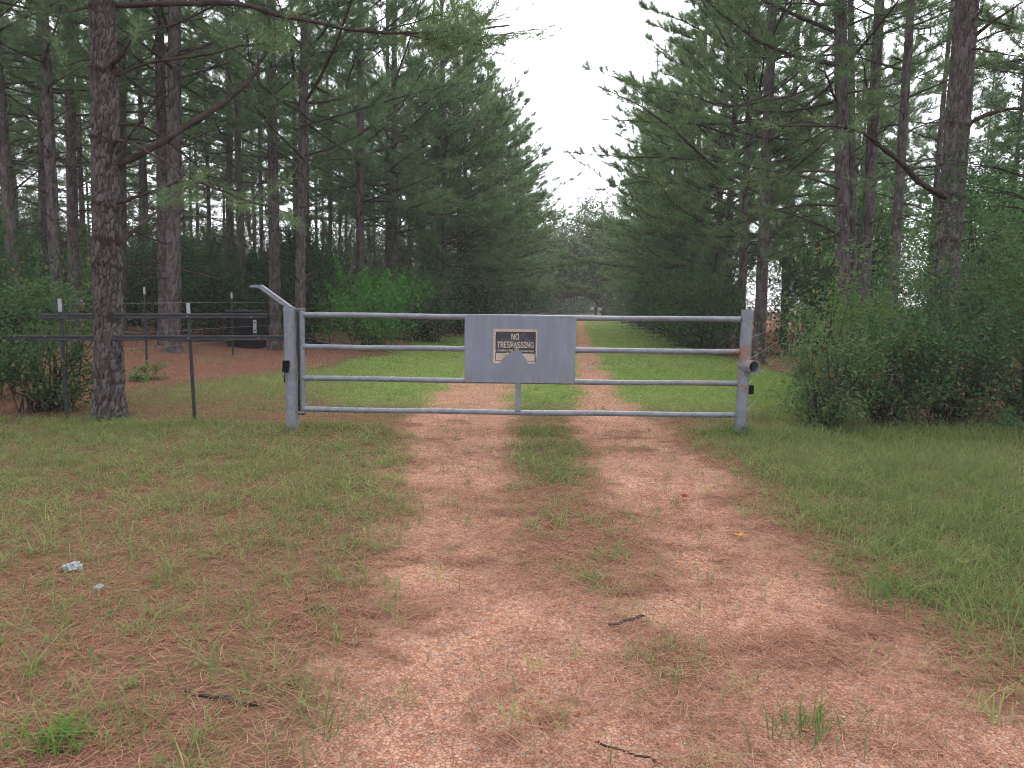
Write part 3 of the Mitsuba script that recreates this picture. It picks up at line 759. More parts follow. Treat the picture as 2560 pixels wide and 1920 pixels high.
AX = math.degrees(math.atan(.0875))
rp = np.random.default_rng(12)
row = 0
for side, ys, o0 in ((-1, [33, 37.5, 42.5, 48, 54, 60, 67, 75, 84], 5.4), (1, [24.5, 28.5, 33, 38, 43.5, 49.5, 56, 63.5, 72, 82], 6.1)):
    for j, y in enumerate(ys):
        x = float(axis(y)) + side * (o0 + rp.uniform(-.3, .5))
        nth = ('first', 'second', 'third', 'fourth', 'fifth', 'sixth', 'seventh', 'eighth', 'ninth', 'last')[j]
        t = thing('pine_tree', f'{nth} bushy pine, counted from the gate, ' + ('in the row along the left lawn edge' if side < 0 else 'in the row along the right lawn edge'), 'pine tree',
                  'pines lining the left of the drive' if side < 0 else 'pines lining the right of the drive')
        copy(t, f'edge_kind_{(j * 5 + 2 * (side > 0) + j // 6) % 6}', x, y, (0 if side < 0 else 180) + AX + rp.uniform(-25, 25), rp.uniform(.92, 1.08), rp.uniform(.9, 1.08))
# plantation behind
spots = []
for gx_ in np.arange(-44, -6.5, 3.4):
    for gy_ in np.arange(23, 62, 4.0):
        x, y = gx_ + rp.uniform(-1, 1), gy_ + rp.uniform(-1.4, 1.4)
        x += float(axis(y))
        if abs(x) > .78 * y + 4 or any(math.hypot(x - a[0], y - a[1]) < 2.4 for a in NEAR): continue
        if rp.random() < .2: continue
        spots.append((x, y, 'slender pine standing deep in the left woods', 'plantation pines in the left woods'))
for gx_ in np.arange(10, 44, 4.6):
    for gy_ in np.arange(20, 60, 5.6):
        x, y = gx_ + rp.uniform(-1.4, 1.4), gy_ + rp.uniform(-1.8, 1.8)
        x += float(axis(y))
        if abs(x) > .78 * y + 4 or any(math.hypot(x - a[0], y - a[1]) < 2.6 for a in NEAR) or rp.random() < .3: continue
        spots.append((x, y, 'pine standing back among the right hand woods', 'pines in the right woods'))
for j, (x, y, lab, grp) in enumerate(spots):
    t = thing('pine_tree', lab, 'pine tree', grp)
    copy(t, f'inner_kind_{j % 3}', x, y, rp.uniform(0, 360), rp.uniform(.85, 1.1), rp.uniform(.85, 1.05))


# ------------------------------------------------------------------ broadleaf bushes and trees
def leaves(rng, P, N, size, col, asp=.5):
    n = len(P)
    N = N / (np.linalg.norm(N, axis=1, keepdims=True) + 1e-9)
    u = np.cross(N, rng.normal(size=(n, 3)))
    u /= np.linalg.norm(u, axis=1, keepdims=True) + 1e-9
    v = np.cross(N, u)
    L = (size * rng.uniform(.45, 1.45, n))[:, None]
    V = np.stack([P - u * L * .5, P + v * L * asp * .5 - N * L * .08, P + u * L * .5, P - v * L * asp * .5 - N * L * .08], 1).reshape(-1, 3)
    F = np.array([[0, 1, 2], [0, 2, 3]])
    return V, (F[None] + (np.arange(n) * 4)[:, None, None]).reshape(-1, 3), np.repeat(col, 4, 0)


def bush(seed, w, h, n, size, ca, cb, clumps=34, lo=.05, stems=9, spread=.16, trunk_r=.012, flat=.6, warm=0.0):
    """stems (V, F) and foliage (V, F, C); own frame, w across, h tall"""
    rng = np.random.default_rng(seed)
    d = rng.normal(size=(clumps, 3)); d /= np.linalg.norm(d, axis=1, keepdims=True)
    rr = rng.uniform(.35, 1.0, clumps) ** .6 * rng.uniform(.75, 1.25, clumps)
    c = d * rr[:, None] * np.array([w / 2, w / 2, h * (1 - lo) / 2]) + np.array([0, 0, h * (1 + lo) / 2])
    c[:, 2] = np.maximum(c[:, 2], h * .07)
    cs = rng.uniform(.6, 1.3, clumps)
    which = rng.integers(0, clumps, n)
    g = rng.normal(size=(n, 3))
    P = c[which] + g * (spread * min(w, h) * cs[which])[:, None] * np.array([1, 1, flat])
    P[:, 2] = np.maximum(P[:, 2], .03)
    N = rng.normal(0, .55, (n, 3)) + np.array([0, 0, .9]) + d[which] * .35
    if clumps > 30:      # leafy shoots that stand clear of the mass
        ns = clumps // 2
        sh = rng.integers(0, clumps, ns)
        tip = c[sh] + (d[sh] * .35 + np.array([0, 0, 1.0]) * rng.uniform(.4, 1.0, (ns, 1))) * (.30 * min(w, h))
        m_ = n // 4
        q_ = rng.integers(0, ns, m_)
        f_ = rng.random((m_, 1))
        P[:m_] = c[sh][q_] * (1 - f_) + tip[q_] * f_ + rng.normal(0, .018 * min(w, h), (m_, 3))
    k = np.clip(rng.normal(.45, .25, n) + (rng.random(clumps)[which] - .5) * .7, 0, 1)[:, None]
    col = (1 - k) * np.array(ca) + k * np.array(cb)
    if warm:
        col = np.where(rng.random((n, 1)) < warm, np.array([.30, .17, .05]), col)
    fol = leaves(rng, P, N, size, col)
    roots = np.zeros((clumps, 3)); roots[:, :2] = rng.normal(0, .08 * w, (clumps, 2)); roots[:, 2] = -.08
    s = np.linspace(0, 1, 5)[None, :, None]
    mid = roots * .55 + c * .45 + np.array([0, 0, .14 * h]) + rng.normal(0, .05 * w, (clumps, 3))
    path = (1 - s) ** 2 * roots[:, None] + 2 * s * (1 - s) * mid[:, None] + s ** 2 * c[:, None]
    return tubes(path, np.tile(trunk_r * np.array([1, .8, .6, .4, .2]), (clumps, 1)), 4), fol


DK, MD, BR, OL = ((.026, .06, .026), (.068, .118, .05)), ((.047, .10, .043), (.125, .19, .077)), ((.055, .19, .04), (.15, .35, .075)), ((.08, .12, .055), (.16, .19, .085))
# x, y, width, height, leaves, leaf size, colours, label
NEARB = [
 (4.35, 10.6, 1.3, 2.7, 1900, .06, ((.06, .12, .05), (.15, .22, .09)), 'thin tall sapling rising behind the small leaved bushes'),
 (6.2, 10.9, 1.5, 3.0, 2300, .06, ((.05, .11, .045), (.14, .2, .08)), 'thin tall sapling in front of the slender brown pine'),
 (-8.3, 12.6, 1.8, 3.2, 3800, .06, DK, 'loose dark sapling behind the bush at the left edge'),
 (3.72, 8.95, .95, 1.30, 4600, .05, ((.07, .135, .06), (.17, .23, .10)), 'small leaved bush nearest the lock post, thin at its foot'),
 (4.6, 9.3, 1.35, 1.35, 7000, .052, MD, 'second small leaved bush right of the lock post, dark beneath'),
 (5.55, 9.7, 1.6, 1.62, 9500, .055, ((.045, .095, .045), (.12, .185, .085)), 'dark rounded bush in the middle of the right hand thicket'),
 (6.75, 9.9, 1.7, 1.7, 9500, .056, ((.04, .085, .04), (.11, .17, .075)), 'darkest bush of the thicket, reaching the right edge'),
 (5.5, 12.4, 1.7, 1.7, 7500, .06, ((.09, .15, .04), (.17, .26, .08)), 'sunny yellow green bush beside the wire fence post'),
 (6.9, 13.2, 2.0, 2.3, 10000, .06, MD, 'tall leafy bush at the foot of the slender brown pine'),
 (7.9, 11.2, 1.9, 2.4, 10000, .062, ((.04, .07, .025), (.085, .15, .04)), 'tall leafy bush under the thickest right hand pine'),
 (6.15, 8.75, 1.0, .35, 2200, .035, MD, 'low bluish sprig spreading along the edge of the right hand grass'),
 (-6.0, 9.75, 1.8, 1.7, 10000, .055, MD, 'leafy bush with arching sprays at the left edge in front of the rails'),
 (-7.6, 10.9, 1.8, 2.4, 11000, .06, DK, 'dark bush at the left edge behind the arching one'),
 (-6.3, 13.2, .6, .24, 380, .07, ((.07, .16, .05), (.16, .27, .1)), 'low broad leaved seedling between the two rows of fence posts'),
]
for i, (x, y, w, h, n, sz, cc, lab) in enumerate(NEARB):
    st, fo = bush(500 + i, w, h, n, sz, cc[0], cc[1], clumps=52 if n > 3000 else 12, lo=.0, warm=.02, spread=.125 if n > 3000 else .26)
    base = (x, y, float(ground_z(x, y)))
    t = thing('bush', lab, 'bush')
    part(t, 'stems', shift(st, base), 'limb_bark', smooth=True)
    fo = shift(fo, base)
    part(t, 'foliage', fo[:2], 'leafy', color=fo[2])


def bush_kind(name, seed, *a, **k):
    st, fo = bush(seed, *a, **k)
    scene[name] = {'type': 'shapegroup', 'stems': mikit.ply(st, 'limb_bark', smooth=True), 'foliage': mikit.ply(fo[:2], 'leafy', color=fo[2])}


bush_kind('bright_kind', 600, 3.4, 2.6, 9000, .085, *BR, clumps=44, trunk_r=.02)
bush_kind('dark_kind', 601, 3.0, 2.6, 11000, .095, *DK, clumps=36, trunk_r=.02)
bush_kind('mid_kind', 602, 3.0, 2.8, 11000, .10, *MD, clumps=36, trunk_r=.02)
bush_kind('tall_kind', 603, 3.8, 6.0, 14000, .14, *OL, clumps=46, trunk_r=.05, lo=.12)
bush_kind('light_tree_kind', 604, 5.4, 9.0, 18000, .17, (.06, .15, .045), (.16, .28, .09), clumps=60, trunk_r=.08, lo=.2)
bush_kind('dark_tree_kind', 605, 8.0, 11.0, 18000, .27, *DK, clumps=70, trunk_r=.1, lo=.0)
MANY = [  # kind, x, y, scale, z scale, label, group
 ('bright_kind', -4.2, 23.0, .95, 1.0, 'bright green bush glowing behind the left half of the gate', None),
 ('mid_kind', -3.2, 28.5, .95, .95, 'bush just right of the bright green one, at the lawn edge', None),
 ('dark_kind', -6.6, 24.5, .8, 1.5, 'dark green clump behind the two pines above the slanted arm', None),
 ('dark_kind', -2.6, 37.0, 1.1, 1.1, 'dark bush at the far left edge of the lawn', None),
 ('dark_kind', 0.2, 62, 1.4, 1.5, 'dark far bush left of where the drive disappears', None),
 ('dark_kind', 2.2, 80, 1.5, 1.7, 'farthest dark bush on the left of the drive', None),
]
for x, y, s in ((-13.5, 19, .9), (-10.6, 23.5, 1.1), (-8.6, 25.5, 1.0), (-12.2, 28, 1.2), (-16.5, 24, 1.1), (-9.5, 31, 1.2), (-7.2, 33, 1.1), (-14.5, 34, 1.3), (-5.6, 40, 1.2), (-11, 40, 1.4), (-18.5, 31, 1.3), (-20, 40, 1.5), (-8.3, 21.5, .8), (-3.6, 46, 1.2), (-1.6, 54, 1.2)):
    MANY.append((('dark_kind', 'mid_kind')[int(abs(x * 7)) % 2], x, y, s, s, 'dark undergrowth bush between the trunks of the left woods', 'undergrowth bushes in the left woods'))
for x, y, s in ((-15, 46, 1.0), (-9, 50, 1.0), (-22, 50, 1.1), (-30, 48, 1.1), (-5, 58, 1.0), (-14, 62, 1.2), (-24, 62, 1.2), (-36, 60, 1.2), (-3, 70, 1.0), (-27, 38, 1.0), (-9.5, 70, 1.2), (-13, 26, .62), (-17.5, 29, .7), (-9.8, 34.5, .7), (-21, 33, .8), (-15, 39, .8), (-7.4, 29, .55), (-23, 43, .9), (-12, 31.5, .6), (-19, 23.5, .62), (-6.8, 45, .8)):
    MANY.append(('tall_kind', x, y, s, s, 'tall leafy sapling at the back of the left woods', 'saplings at the back of the left woods'))
for x, y, s in ((6.1, 24.5, .95), (6.6, 29, 1.0), (7.6, 33.5, 1.1), (8.2, 38, 1.1), (8.8, 44, 1.2), (9.6, 51, 1.3), (10.4, 60, 1.4), (11.2, 70, 1.5), (9.4, 24, 1.0), (12.4, 23, 1.0), (10.8, 17.5, .8), (13.5, 18.5, .9)):
    MANY.append((('mid_kind', 'dark_kind')[int(x * 7) % 2], x, y, s, s * 1.05, 'leafy bush in the hedge along the right edge of the lawn' if x < y * .1 + 5.5 else 'leafy bush behind the right hand pines',
                 'bushes along the right edge of the lawn' if x < y * .1 + 5.5 else 'bushes behind the right hand pines'))
for x, y, s in ((13, 31, .8), (17, 28, .75), (21, 33, .95), (26, 36, 1.0), (16, 40, 1.0), (31, 44, 1.1), (22, 48, 1.1), (14, 52, 1.0), (19.5, 22.5, .55), (16, 17.5, .5)):
    MANY.append(('light_tree_kind', x, y, s, s * .95, 'light green broadleaf tree behind the right hand pines', 'light green trees behind the right pines'))
for x, y, s in ((0.5, 128, 1.2), (7.5, 140, 1.1), (17.5, 132, 1.3), (24, 120, 1.1), (-8, 118, 1.2), (28, 150, 1.6), (-16, 140, 1.5), (8, 175, 1.3), (20, 190, 1.4), (-4, 185, 1.5), (40, 170, 1.8), (-30, 150, 1.8), (13.6, 205, 1.2), (11.0, 150, 1.0), (14.6, 165, 1.2), (11.6, 235, 1.6)):
    MANY.append(('dark_tree_kind', x, y, s, s * 1.2, 'far broadleaf tree closing off the end of the drive', 'far trees at the end of the drive'))
rb = np.random.default_rng(5)
for g, x, y, s, sz, lab, grp in MANY:
    t = thing('bush' if 'tree' not in g and 'tall' not in g else ('sapling' if 'tall' in g else 'broadleaf_tree'), lab, 'bush' if 'tree' not in g and 'tall' not in g else 'tree', grp)
    copy(t, g, x, y, rb.uniform(0, 360), s, sz)

# leafy young tree at the right edge
t = thing('broadleaf_tree', 'dark leafy young tree at the right edge in front of the thickest pine', 'tree')
rq = np.random.default_rng(77)
base = np.array([6.55, 9.6, 0.0])
tm = trunk_mesh(rq, base, (.02, 0), .07, 8.5, 14, .12, .004, .05)
part(t, 'trunk', tm[0], 'bark', smooth=True, uv=tm[1])
n = 30
az = rq.uniform(0, 2 * np.pi, n); zb = rq.uniform(1.8, 7.5, n); L = rq.uniform(.5, 1.25, n)
e = np.stack([base[0] + .02 * zb + np.cos(az) * L, base[1] + np.sin(az) * L, zb + L * .3], 1)
b0 = np.stack([base[0] + .02 * zb, np.full(n, base[1]), zb], 1)
part(t, 'limbs', tubes(np.stack([b0, b0 * .5 + e * .5 + [0, 0, .06], e], 1), np.tile([.016, .011, .004], (n, 1)), 5), 'limb_bark', smooth=True)
wh = rq.integers(0, n, 5200)
P = (b0 + (e - b0) * .8)[wh] + rq.normal(0, .2, (5200, 3))
fo = leaves(rq, P, rq.normal(0, .6, (5200, 3)) + [0, 0, .8], .06, np.array(DK[0]) + rq.random((5200, 1)) * (np.array(DK[1]) - DK[0]))
part(t, 'crown', fo[:2], 'leafy', color=fo[2])

# the old oak whose limb arches over the end of the drive
t = thing('oak_tree', 'old spreading oak with a dark limb arching over the far drive', 'tree')
ro = np.random.default_rng(31)
ob = np.array([11.4, 96.0, 0])
q = lambda *p: np.array(p, float)
arch = [q(11.6, 96, -.2), q(11.3, 96, 1.2), q(10.7, 96, 2.2), q(9.6, 96, 2.95), q(8.2, 96, 3.15), q(6.9, 96, 2.7), q(5.9, 96, 2.55), q(4.9, 96, 2.9), q(4.2, 95.5, 3.6)]
ms, _, _ = hand_limbs([(.46, arch), (.2, [q(6.6, 96, 2.7), q(6.0, 95.8, 3.4), q(6.3, 95.6, 4.4)]), (.3, [q(11.3, 96, 1.0), q(12.2, 96, 3), q(13.4, 96, 5)]), (.25, [q(10.9, 96, 2.1), q(10.6, 96.5, 4), q(10.2, 97, 6)])], ro, None, ob, 0, False)
part(t, 'trunk', ms[0], 'limb_bark', smooth=True)
for m in ms[1:]:
    part(t, 'limb', m, 'limb_bark', smooth=True)
n = 60000
P = np.stack([8.6 + 8.6 * np.sin(ro.uniform(-1.5, 1.5, n)) * ro.uniform(.5, 1, n), ro.normal(97, 2.2, n), np.zeros(n)], 1)
lump = 1 + 1.1 * (meshkit.noise(P * .45, 4) - .5)
P[:, 2] = 3.1 + ro.random(n) ** 1.5 * np.maximum(1.2, 8.6 * lump * np.sqrt(np.clip(1 - ((P[:, 0] - 8.6) / 9.0) ** 2, 0, 1))) + .02 * (P[:, 0] - 8.2) ** 2
fo = leaves(ro, P, ro.normal(0, .6, (n, 3)) + [0, 0, .8], .34, np.array(DK[0]) + ro.random((n, 1)) * (np.array(OL[1]) - DK[0]))
part(t, 'crown', fo[:2], 'leafy', color=fo[2])

# ------------------------------------------------------------------ the gate
GY = 8.55
gate = thing('pipe_gate', 'grey four rail pipe gate closed across the gravel drive', 'gate')
RZ = [(1.312, 1.332), (.955, .970), (.602, .612), (.250, .255)]
for a, b in RZ:
    q_ = np.linspace(0, 1, 30)
    zz_ = a + (b - a) * q_ - .007 * np.sin(np.pi * q_) + .0022 * np.sin(q_ * 17 + a * 9)
    yy_ = GY + .004 * np.sin(q_ * 5 + a * 20)
    rail = trimesh.Trimesh(*tubes(np.stack([-2.345 + 4.88 * q_, yy_, zz_], 1)[None], np.full((1, 30), .030), 22), process=False)
    welds = [pipe((-2.325, GY, a), (-2.312, GY, a), .0345, 22), pipe((2.515, GY, b), (2.532, GY, b), .0345, 22)]
    part(gate, 'rail', cat(rail, *welds), 'steel', smooth=40)
part(gate, 'stile', cat(pipe((-2.352, GY, .205), (-2.352, GY, 1.34), .027, 24), trimesh.creation.icosphere(2, .028).apply_translation((-2.352, GY, 1.338))), 'steel', smooth=40)
px0, px1, pz0, pz1 = -.535, .703, .587, 1.338
rect = sbox(px0 + .03, pz0 + .03, px1 - .03, pz1 - .03).buffer(.03, quad_segs=6)


def slab(poly, y0, thick):
    """polygon in (x, z) -> a sheet standing at y0 (its front face), thick behind"""
    gs = getattr(poly, 'geoms', [poly])
    m = cat(*[trimesh.creation.extrude_polygon(g, thick, engine='earcut') for g in gs])
    m.apply_transform(np.array([[1, 0, 0, 0], [0, 0, 1, y0], [0, 1, 0, 0], [0, 0, 0, 1.0]]))
    return m


part(gate, 'panel', slab(rect, GY - .037, .005), 'plate_paint', label='flat grey sheet metal panel over the upper three rails')
part(gate, 'brace', bx(.07, GY - .004, .43, .062, .05, .34, .004), 'steel')

lp = thing('gate_post', 'left steel pipe post carrying the gate hinges and a slanted arm', 'gate post')
LPX = -2.482
lb, lt = (LPX + .012, 8.52, -.05), (LPX - .012, 8.55, 1.385)


def leaning(b, t_, r):
    return pipe(b, t_, r, 40)


part(lp, 'pipe', leaning(lb, lt, .064), 'steel', smooth=40)
part(lp, 'cap', cat(pipe((LPX - .0115, 8.55, 1.33), (LPX - .0125, 8.55, 1.398), .068, 40)), 'steel', smooth=40)
# slanted flat arm on top, its tip bent level
prof = [(-2.52, 1.385), (-2.455, 1.395), (-2.795, 1.635), (-2.915, 1.628), (-2.925, 1.606), (-2.83, 1.603)]
part(lp, 'arm', slab(Polygon(prof).buffer(0), 8.52, .06), 'steel')
part(lp, 'hinge', cat(bx(-2.385, GY, 1.372, .13, .05, .014, .002), pipe((-2.352, GY, 1.33), (-2.352, GY, 1.385), .013, 12)), 'steel')
part(lp, 'hinge', cat(bx(-2.385, GY, .19, .10, .05, .014, .002), pipe((-2.352, GY, .18), (-2.352, GY, .21), .013, 12)), 'black_rail')
part(lp, 'backing_strip', bx(-2.405, GY + .03, .78, .022, .03, 1.12, .002), 'black_rail')

rpst = thing('gate_post', 'right steel pipe post holding the open lock housing', 'gate post')
rb_, rt_ = (2.575, 8.52, -.05), (2.612, 8.55, 1.43)
part(rpst, 'pipe', leaning(rb_, rt_, .064), 'steel', smooth=40)
part(rpst, 'collar', pipe((2.609, 8.5498, 1.335), (2.612, 8.55, 1.436), .0675, 40), 'steel', smooth=40)
hs = trimesh.creation.annulus(r_min=.064, r_max=.074, height=.21, sections=40)
hs.apply_transform(trimesh.transformations.rotation_matrix(math.radians(90), (1, 0, 0)))
hs.apply_transform(trimesh.transformations.rotation_matrix(math.radians(20), (0, 0, 1)))
hs.apply_translation((2.625, 8.475, .81))
hk = part(rpst, 'lock_housing', hs, 'steel', smooth=40, label='short open pipe welded across the post to shield the lock')
lk = bx(0, 0, 0, .018, .09, .052, .004)
lk.apply_transform(trimesh.transformations.rotation_matrix(math.radians(20), (0, 0, 1)))
lk.apply_translation((2.618, 8.44, .81))
part(rpst, 'lock_housing__latch', lk, 'black_plastic')
part(rpst, 'bolt', pipe((2.60, 8.46, .125), (2.60, 8.44, .125), .012, 8), 'black_rail')

kp = thing('keypad_box', 'small black box strapped to the left gate post', 'box')
part(kp, 'body', cat(bx(-2.512, 8.462, .765, .075, .04, .075, .006), bx(-2.516, 8.464, .70, .062, .036, .06, .006)), 'black_plastic')
part(kp, 'cable', tubes(np.array([[(-2.548, 8.47, .78), (-2.557, 8.47, .70), (-2.552, 8.475, .62), (-2.535, 8.47, .56), (-2.53, 8.47, .68)]]), np.full((1, 5), .005), 6), 'black_plastic', smooth=True)
kb = thing('latch_box', 'small black box fixed behind the lock post', 'box')
part(kb, 'body', bx(2.685, 8.55, .545, .062, .05, .10, .005), 'black_plastic')
part(kb, 'bracket', bx(2.645, 8.55, .55, .03, .02, .04, .002), 'black_rail')

op = thing('gate_opener', 'black gate opener arm lying behind the hinge end of the second rail', 'gate opener')
prof = Polygon([(-2.42, 1.035), (-2.25, 1.03), (-2.24, 1.01), (-2.02, .975), (-2.02, .962), (-2.42, .955)])
part(op, 'arm', slab(prof, 8.70, .07), 'black_plastic')
part(op, 'sleeve', bx(-2.34, 8.695, 1.0, .13, .012, .025, .003), 'black_rail')

# the torn sign
sg = thing('warning_sign', 'torn black and cream NO TRESPASSING sign on the grey gate panel', 'sign')
S = .000729
ox, oz = -.216 - 510 * S, 1.186 + 305 * S
W2 = lambda pts: [(ox + a * S, oz - b * S) for a, b in pts]
torn = Polygon(W2([(855, 590), (838, 640), (800, 650), (750, 692), (690, 733), (655, 770), (610, 838), (600, 900), (1060, 900), (1052, 832), (1040, 795), (1010, 752), (962, 690), (905, 632), (880, 602)]))
sheet = Polygon(W2([(512, 305), (1185, 308), (1180, 720), (1150, 745), (1152, 832), (512, 832)])).difference(torn)
SY = GY - .037
part(sg, 'sheet', slab(sheet, SY - .0025, .002), 'sign_cream')
blk = Polygon(W2([(545, 345), (1160, 345), (1160, 665), (545, 665)]))
frm = Polygon(W2([(545, 664), (1160, 664), (1160, 795), (545, 795)])).difference(Polygon(W2([(556, 676), (1146, 676), (1146, 786), (556, 786)])))
part(sg, 'print', slab(blk.difference(torn.buffer(.004)), SY - .0042, .0012), 'sign_black')
part(sg, 'frame', slab(frm.difference(torn.buffer(.004)), SY - .0040, .001), 'sign_black')


def words(text, x0, x1, ztop, zbot, cut=None):
    m = meshkit.text_mesh(text, 1.0, 0.5, bold=True)
    lo, hi = m.bounds
    m.apply_translation(-lo)
    wx, wy = hi[0] - lo[0], hi[1] - lo[1]
    m.apply_scale([(x1 - x0) * S / wx, (ztop - zbot) * -S / wy, .0012 / .5])
    m.apply_transform(np.array([[1, 0, 0, ox + x0 * S], [0, 0, -1, SY - .0041], [0, 1, 0, oz - zbot * S], [0, 0, 0, 1.0]]))
    if not m.is_winding_consistent: m.fix_normals()
    return m


part(sg, 'lettering', words('NO', 785, 905, 370, 470), 'sign_cream')
part(sg, 'lettering', words('TRESPASSING', 568, 1132, 495, 592), 'sign_cream')
part(sg, 'lettering', words('Violators Will', 568, 815, 615, 645), 'sign_cream')
part(sg, 'lettering', words('Prosecuted', 935, 1132, 622, 652), 'sign_cream')
curl = trimesh.creation.extrude_polygon(Polygon(W2([(600, 676), (760, 664), (690, 735)])), .002, engine='earcut')
curl.apply_transform(np.array([[1, 0, 0, 0], [0, 0, -1, SY - .005], [0, 1, 0, 0], [0, 0, 0, 1.0]]))
part(sg, 'torn_flap', curl, 'sign_cream')


for bx_, bz_ in ((532, 325), (1166, 325), (530, 815), (1130, 815)):
    part(sg, 'rivet', pipe((ox + bx_ * S, SY - .0045, oz - bz_ * S), (ox + bx_ * S, SY - .001, oz - bz_ * S), .006, 10), 'wire')
# ------------------------------------------------------------------ fences
def tpost(x, y, h, tip=.16, lean=0.0, w=.034):
    z0 = float(ground_z(x, y)) - .05
    sect = Polygon([(-w / 2, 0), (w / 2, 0), (w / 2, .006), (.004, .008), (.004, w), (-.004, w), (-.004, .008), (-w / 2, .006)])
    def seg(a, b):
        m = trimesh.creation.extrude_polygon(sect, b - a, engine='earcut')
        m.apply_translation((x, y, z0 + a))
        m.vertices[:, 0] += lean * (m.vertices[:, 2] - z0)
        return m
    studs = [bx(x + lean * q_, y - .004, z0 + q_, .012, .008, .012) for q_ in np.arange(.15, h - tip, .11)]
    return cat(seg(0, h - tip), *studs), seg(h - tip + .001, h)


rf = thing('rail_fence', 'two black rails on steel posts running left from the gate', 'fence')
for (x, y, h, ln_) in ((-5.36, 9.12, 1.50, -.02), (-3.82, 9.12, 1.47, -.03)):
    a, b = tpost(x, y, h, .155, ln_, .042)
    k = part(rf, 'post', a, 'post_green')
    scene[k + '__tip'] = mikit.ply(b, 'white_paint')


def rail_profile(p0, p1):
    """a ribbed rail: W section swept between two points"""
    sec = .86 * np.array([(-.035, 0), (-.03, .018), (-.012, .018), (-.008, .006), (.008, .006), (.012, .018), (.03, .018), (.035, 0), (.03, -.004), (-.03, -.004)])
    sec = Polygon(np.stack([sec[:, 1], sec[:, 0]], 1))
    p0, p1 = np.array(p0), np.array(p1)
    L = np.linalg.norm(p1 - p0)
    m = trimesh.creation.extrude_polygon(sec, L, engine='earcut')     # along z
    d = (p1 - p0) / L
    M = np.eye(4); M[:3, 0] = (0, -1, 0); M[:3, 2] = d; M[:3, 1] = np.cross(d, M[:3, 0]); M[:3, 3] = p0
    m.apply_transform(M)
    return m


part(rf, 'rail', rail_profile((-5.62, 9.11, 1.235), (-2.93, 9.11, 1.283)), 'black_rail')
part(rf, 'rail', rail_profile((-6.1, 9.11, .97), (-2.60, 9.11, 1.026)), 'black_rail')
for (x, z) in ((-3.11, 1.262), (-2.94, 1.016), (-3.02, 1.014), (-3.865, 1.262), (-3.858, 1.004)):
    part(rf, 'bolt', pipe((x, 9.085, z), (x, 9.10, z), .008, 8), 'wire')

wf = thing('wire_fence', 'wire fence on white tipped steel posts in the left woods', 'fence')
WP_ = [(-9.9, 12.6, 1.5), (-7.2, 15.0, 1.58), (-6.45, 17.6, 1.5), (-5.62, 23.5, 1.55)]
tops = []
for (x, y, h) in WP_:
    a, b = tpost(x, y, h, .14, 0, .04)
    k = part(wf, 'post', a, 'post_green')
    scene[k + '__tip'] = mikit.ply(b, 'white_paint')
    tops.append((x, y, float(ground_z(x, y))))
for zz in (.35, .65, .95, 1.22):
    P = np.array([[(x, y - .012, z + zz) for x, y, z in tops]])
    part(wf, 'wire', tubes(P, np.full((1, len(tops)), .003), 5), 'wire', smooth=True)
orange = trimesh.creation.icosphere(1, .045).apply_translation((-7.17, 15.0, 1.68)); orange.apply_scale([1, 1, 1])
rwf = thing('wire_fence', 'wire strands and thin steel posts to the right of the lock post', 'fence')
RP_ = [(2.66, 8.62, 1.25), (8.0, 21.5, 1.15), (10.5, 27.0, 1.15)]
for (x, y, h) in RP_[1:]:
    a, b = tpost(x, y, h, .05, 0, .05)
    part(rwf, 'post', cat(a, b), 'post_green')
for zz in (.30, .62, .92, 1.18):
    P = np.array([[(x, y - .012, float(ground_z(x, y)) + zz * (1 if i_ else .95)) for i_, (x, y, h) in enumerate(RP_)]])
    part(rwf, 'wire', tubes(P, np.full((1, len(RP_)), .0028), 5), 'wire', smooth=True)

# the black bin by the fence
bn = thing('bin', 'black lidded bin standing behind the black rails near the gate', 'bin')
bz = float(ground_z(-7.05, 20.3)) + .06
bod = bx(-7.05, 20.3, bz + .40, .80, .7, .92, .008)
part(bn, 'body', bod, 'black_plastic')
part(bn, 'lid', bx(-7.05, 20.28, bz + .895, .86, .78, .06, .015), 'black_rail')
part(bn, 'rim', bx(-7.05, 20.3, bz + .80, .825, .725, .05, .008), 'black_rail')
part(bn, 'sticker', bx(-6.72, 19.94, bz + .50, .085, .006, .34), 'white_paint')
part(bn, 'sticker__mark', bx(-6.72, 19.935, bz + .60, .03, .004, .05), 'black_plastic')
part(bn, 'sticker__mark', bx(-6.72, 19.935, bz + .40, .05, .004, .03), 'black_rail')

# far end of the drive: a post with two white markers
mk = thing('marker_post', 'tiny dark post with two white boards at the end of the drive', 'post')
part(mk, 'post', bx(9.9, 92, .7, .3, .3, 1.5, .02), 'limb_bark')
part(mk, 'board', bx(9.45, 91.8, 1.25, .45, .05, .4, .01), 'white_paint')
part(mk, 'board', bx(10.35, 91.8, 1.2, .45, .05, .35, .01), 'white_paint')


# ------------------------------------------------------------------ litter on the ground
def crumple(rng, c, w, h):
    m = trimesh.creation.icosphere(3, 1.0)
    v = m.vertices
    k = 1 + 1.1 * (meshkit.fbm(v * 2.3 + rng.uniform(0, 9, 3), 3, 5) - .5) + .5 * np.abs(meshkit.noise(v * 5, 8) - .5)
    m.vertices = v * k[:, None] * np.array([w / 2, w / 2.4, h]) + np.array(c)
    return m


rl = np.random.default_rng(8)
for (x, y, w, h, lab) in ((-2.337, 3.967, .085, .028, 'crumpled piece of white paper litter in the left grass'), (-2.047, 3.691, .04, .016, 'small white scrap lying just below the crumpled paper')):
    t = thing('paper_litter', lab, 'litter')
    scene[t] = mikit.ply(crumple(rl, (x, y, float(ground_z(x, y)) + .015), w, h), 'paper', smooth=35)


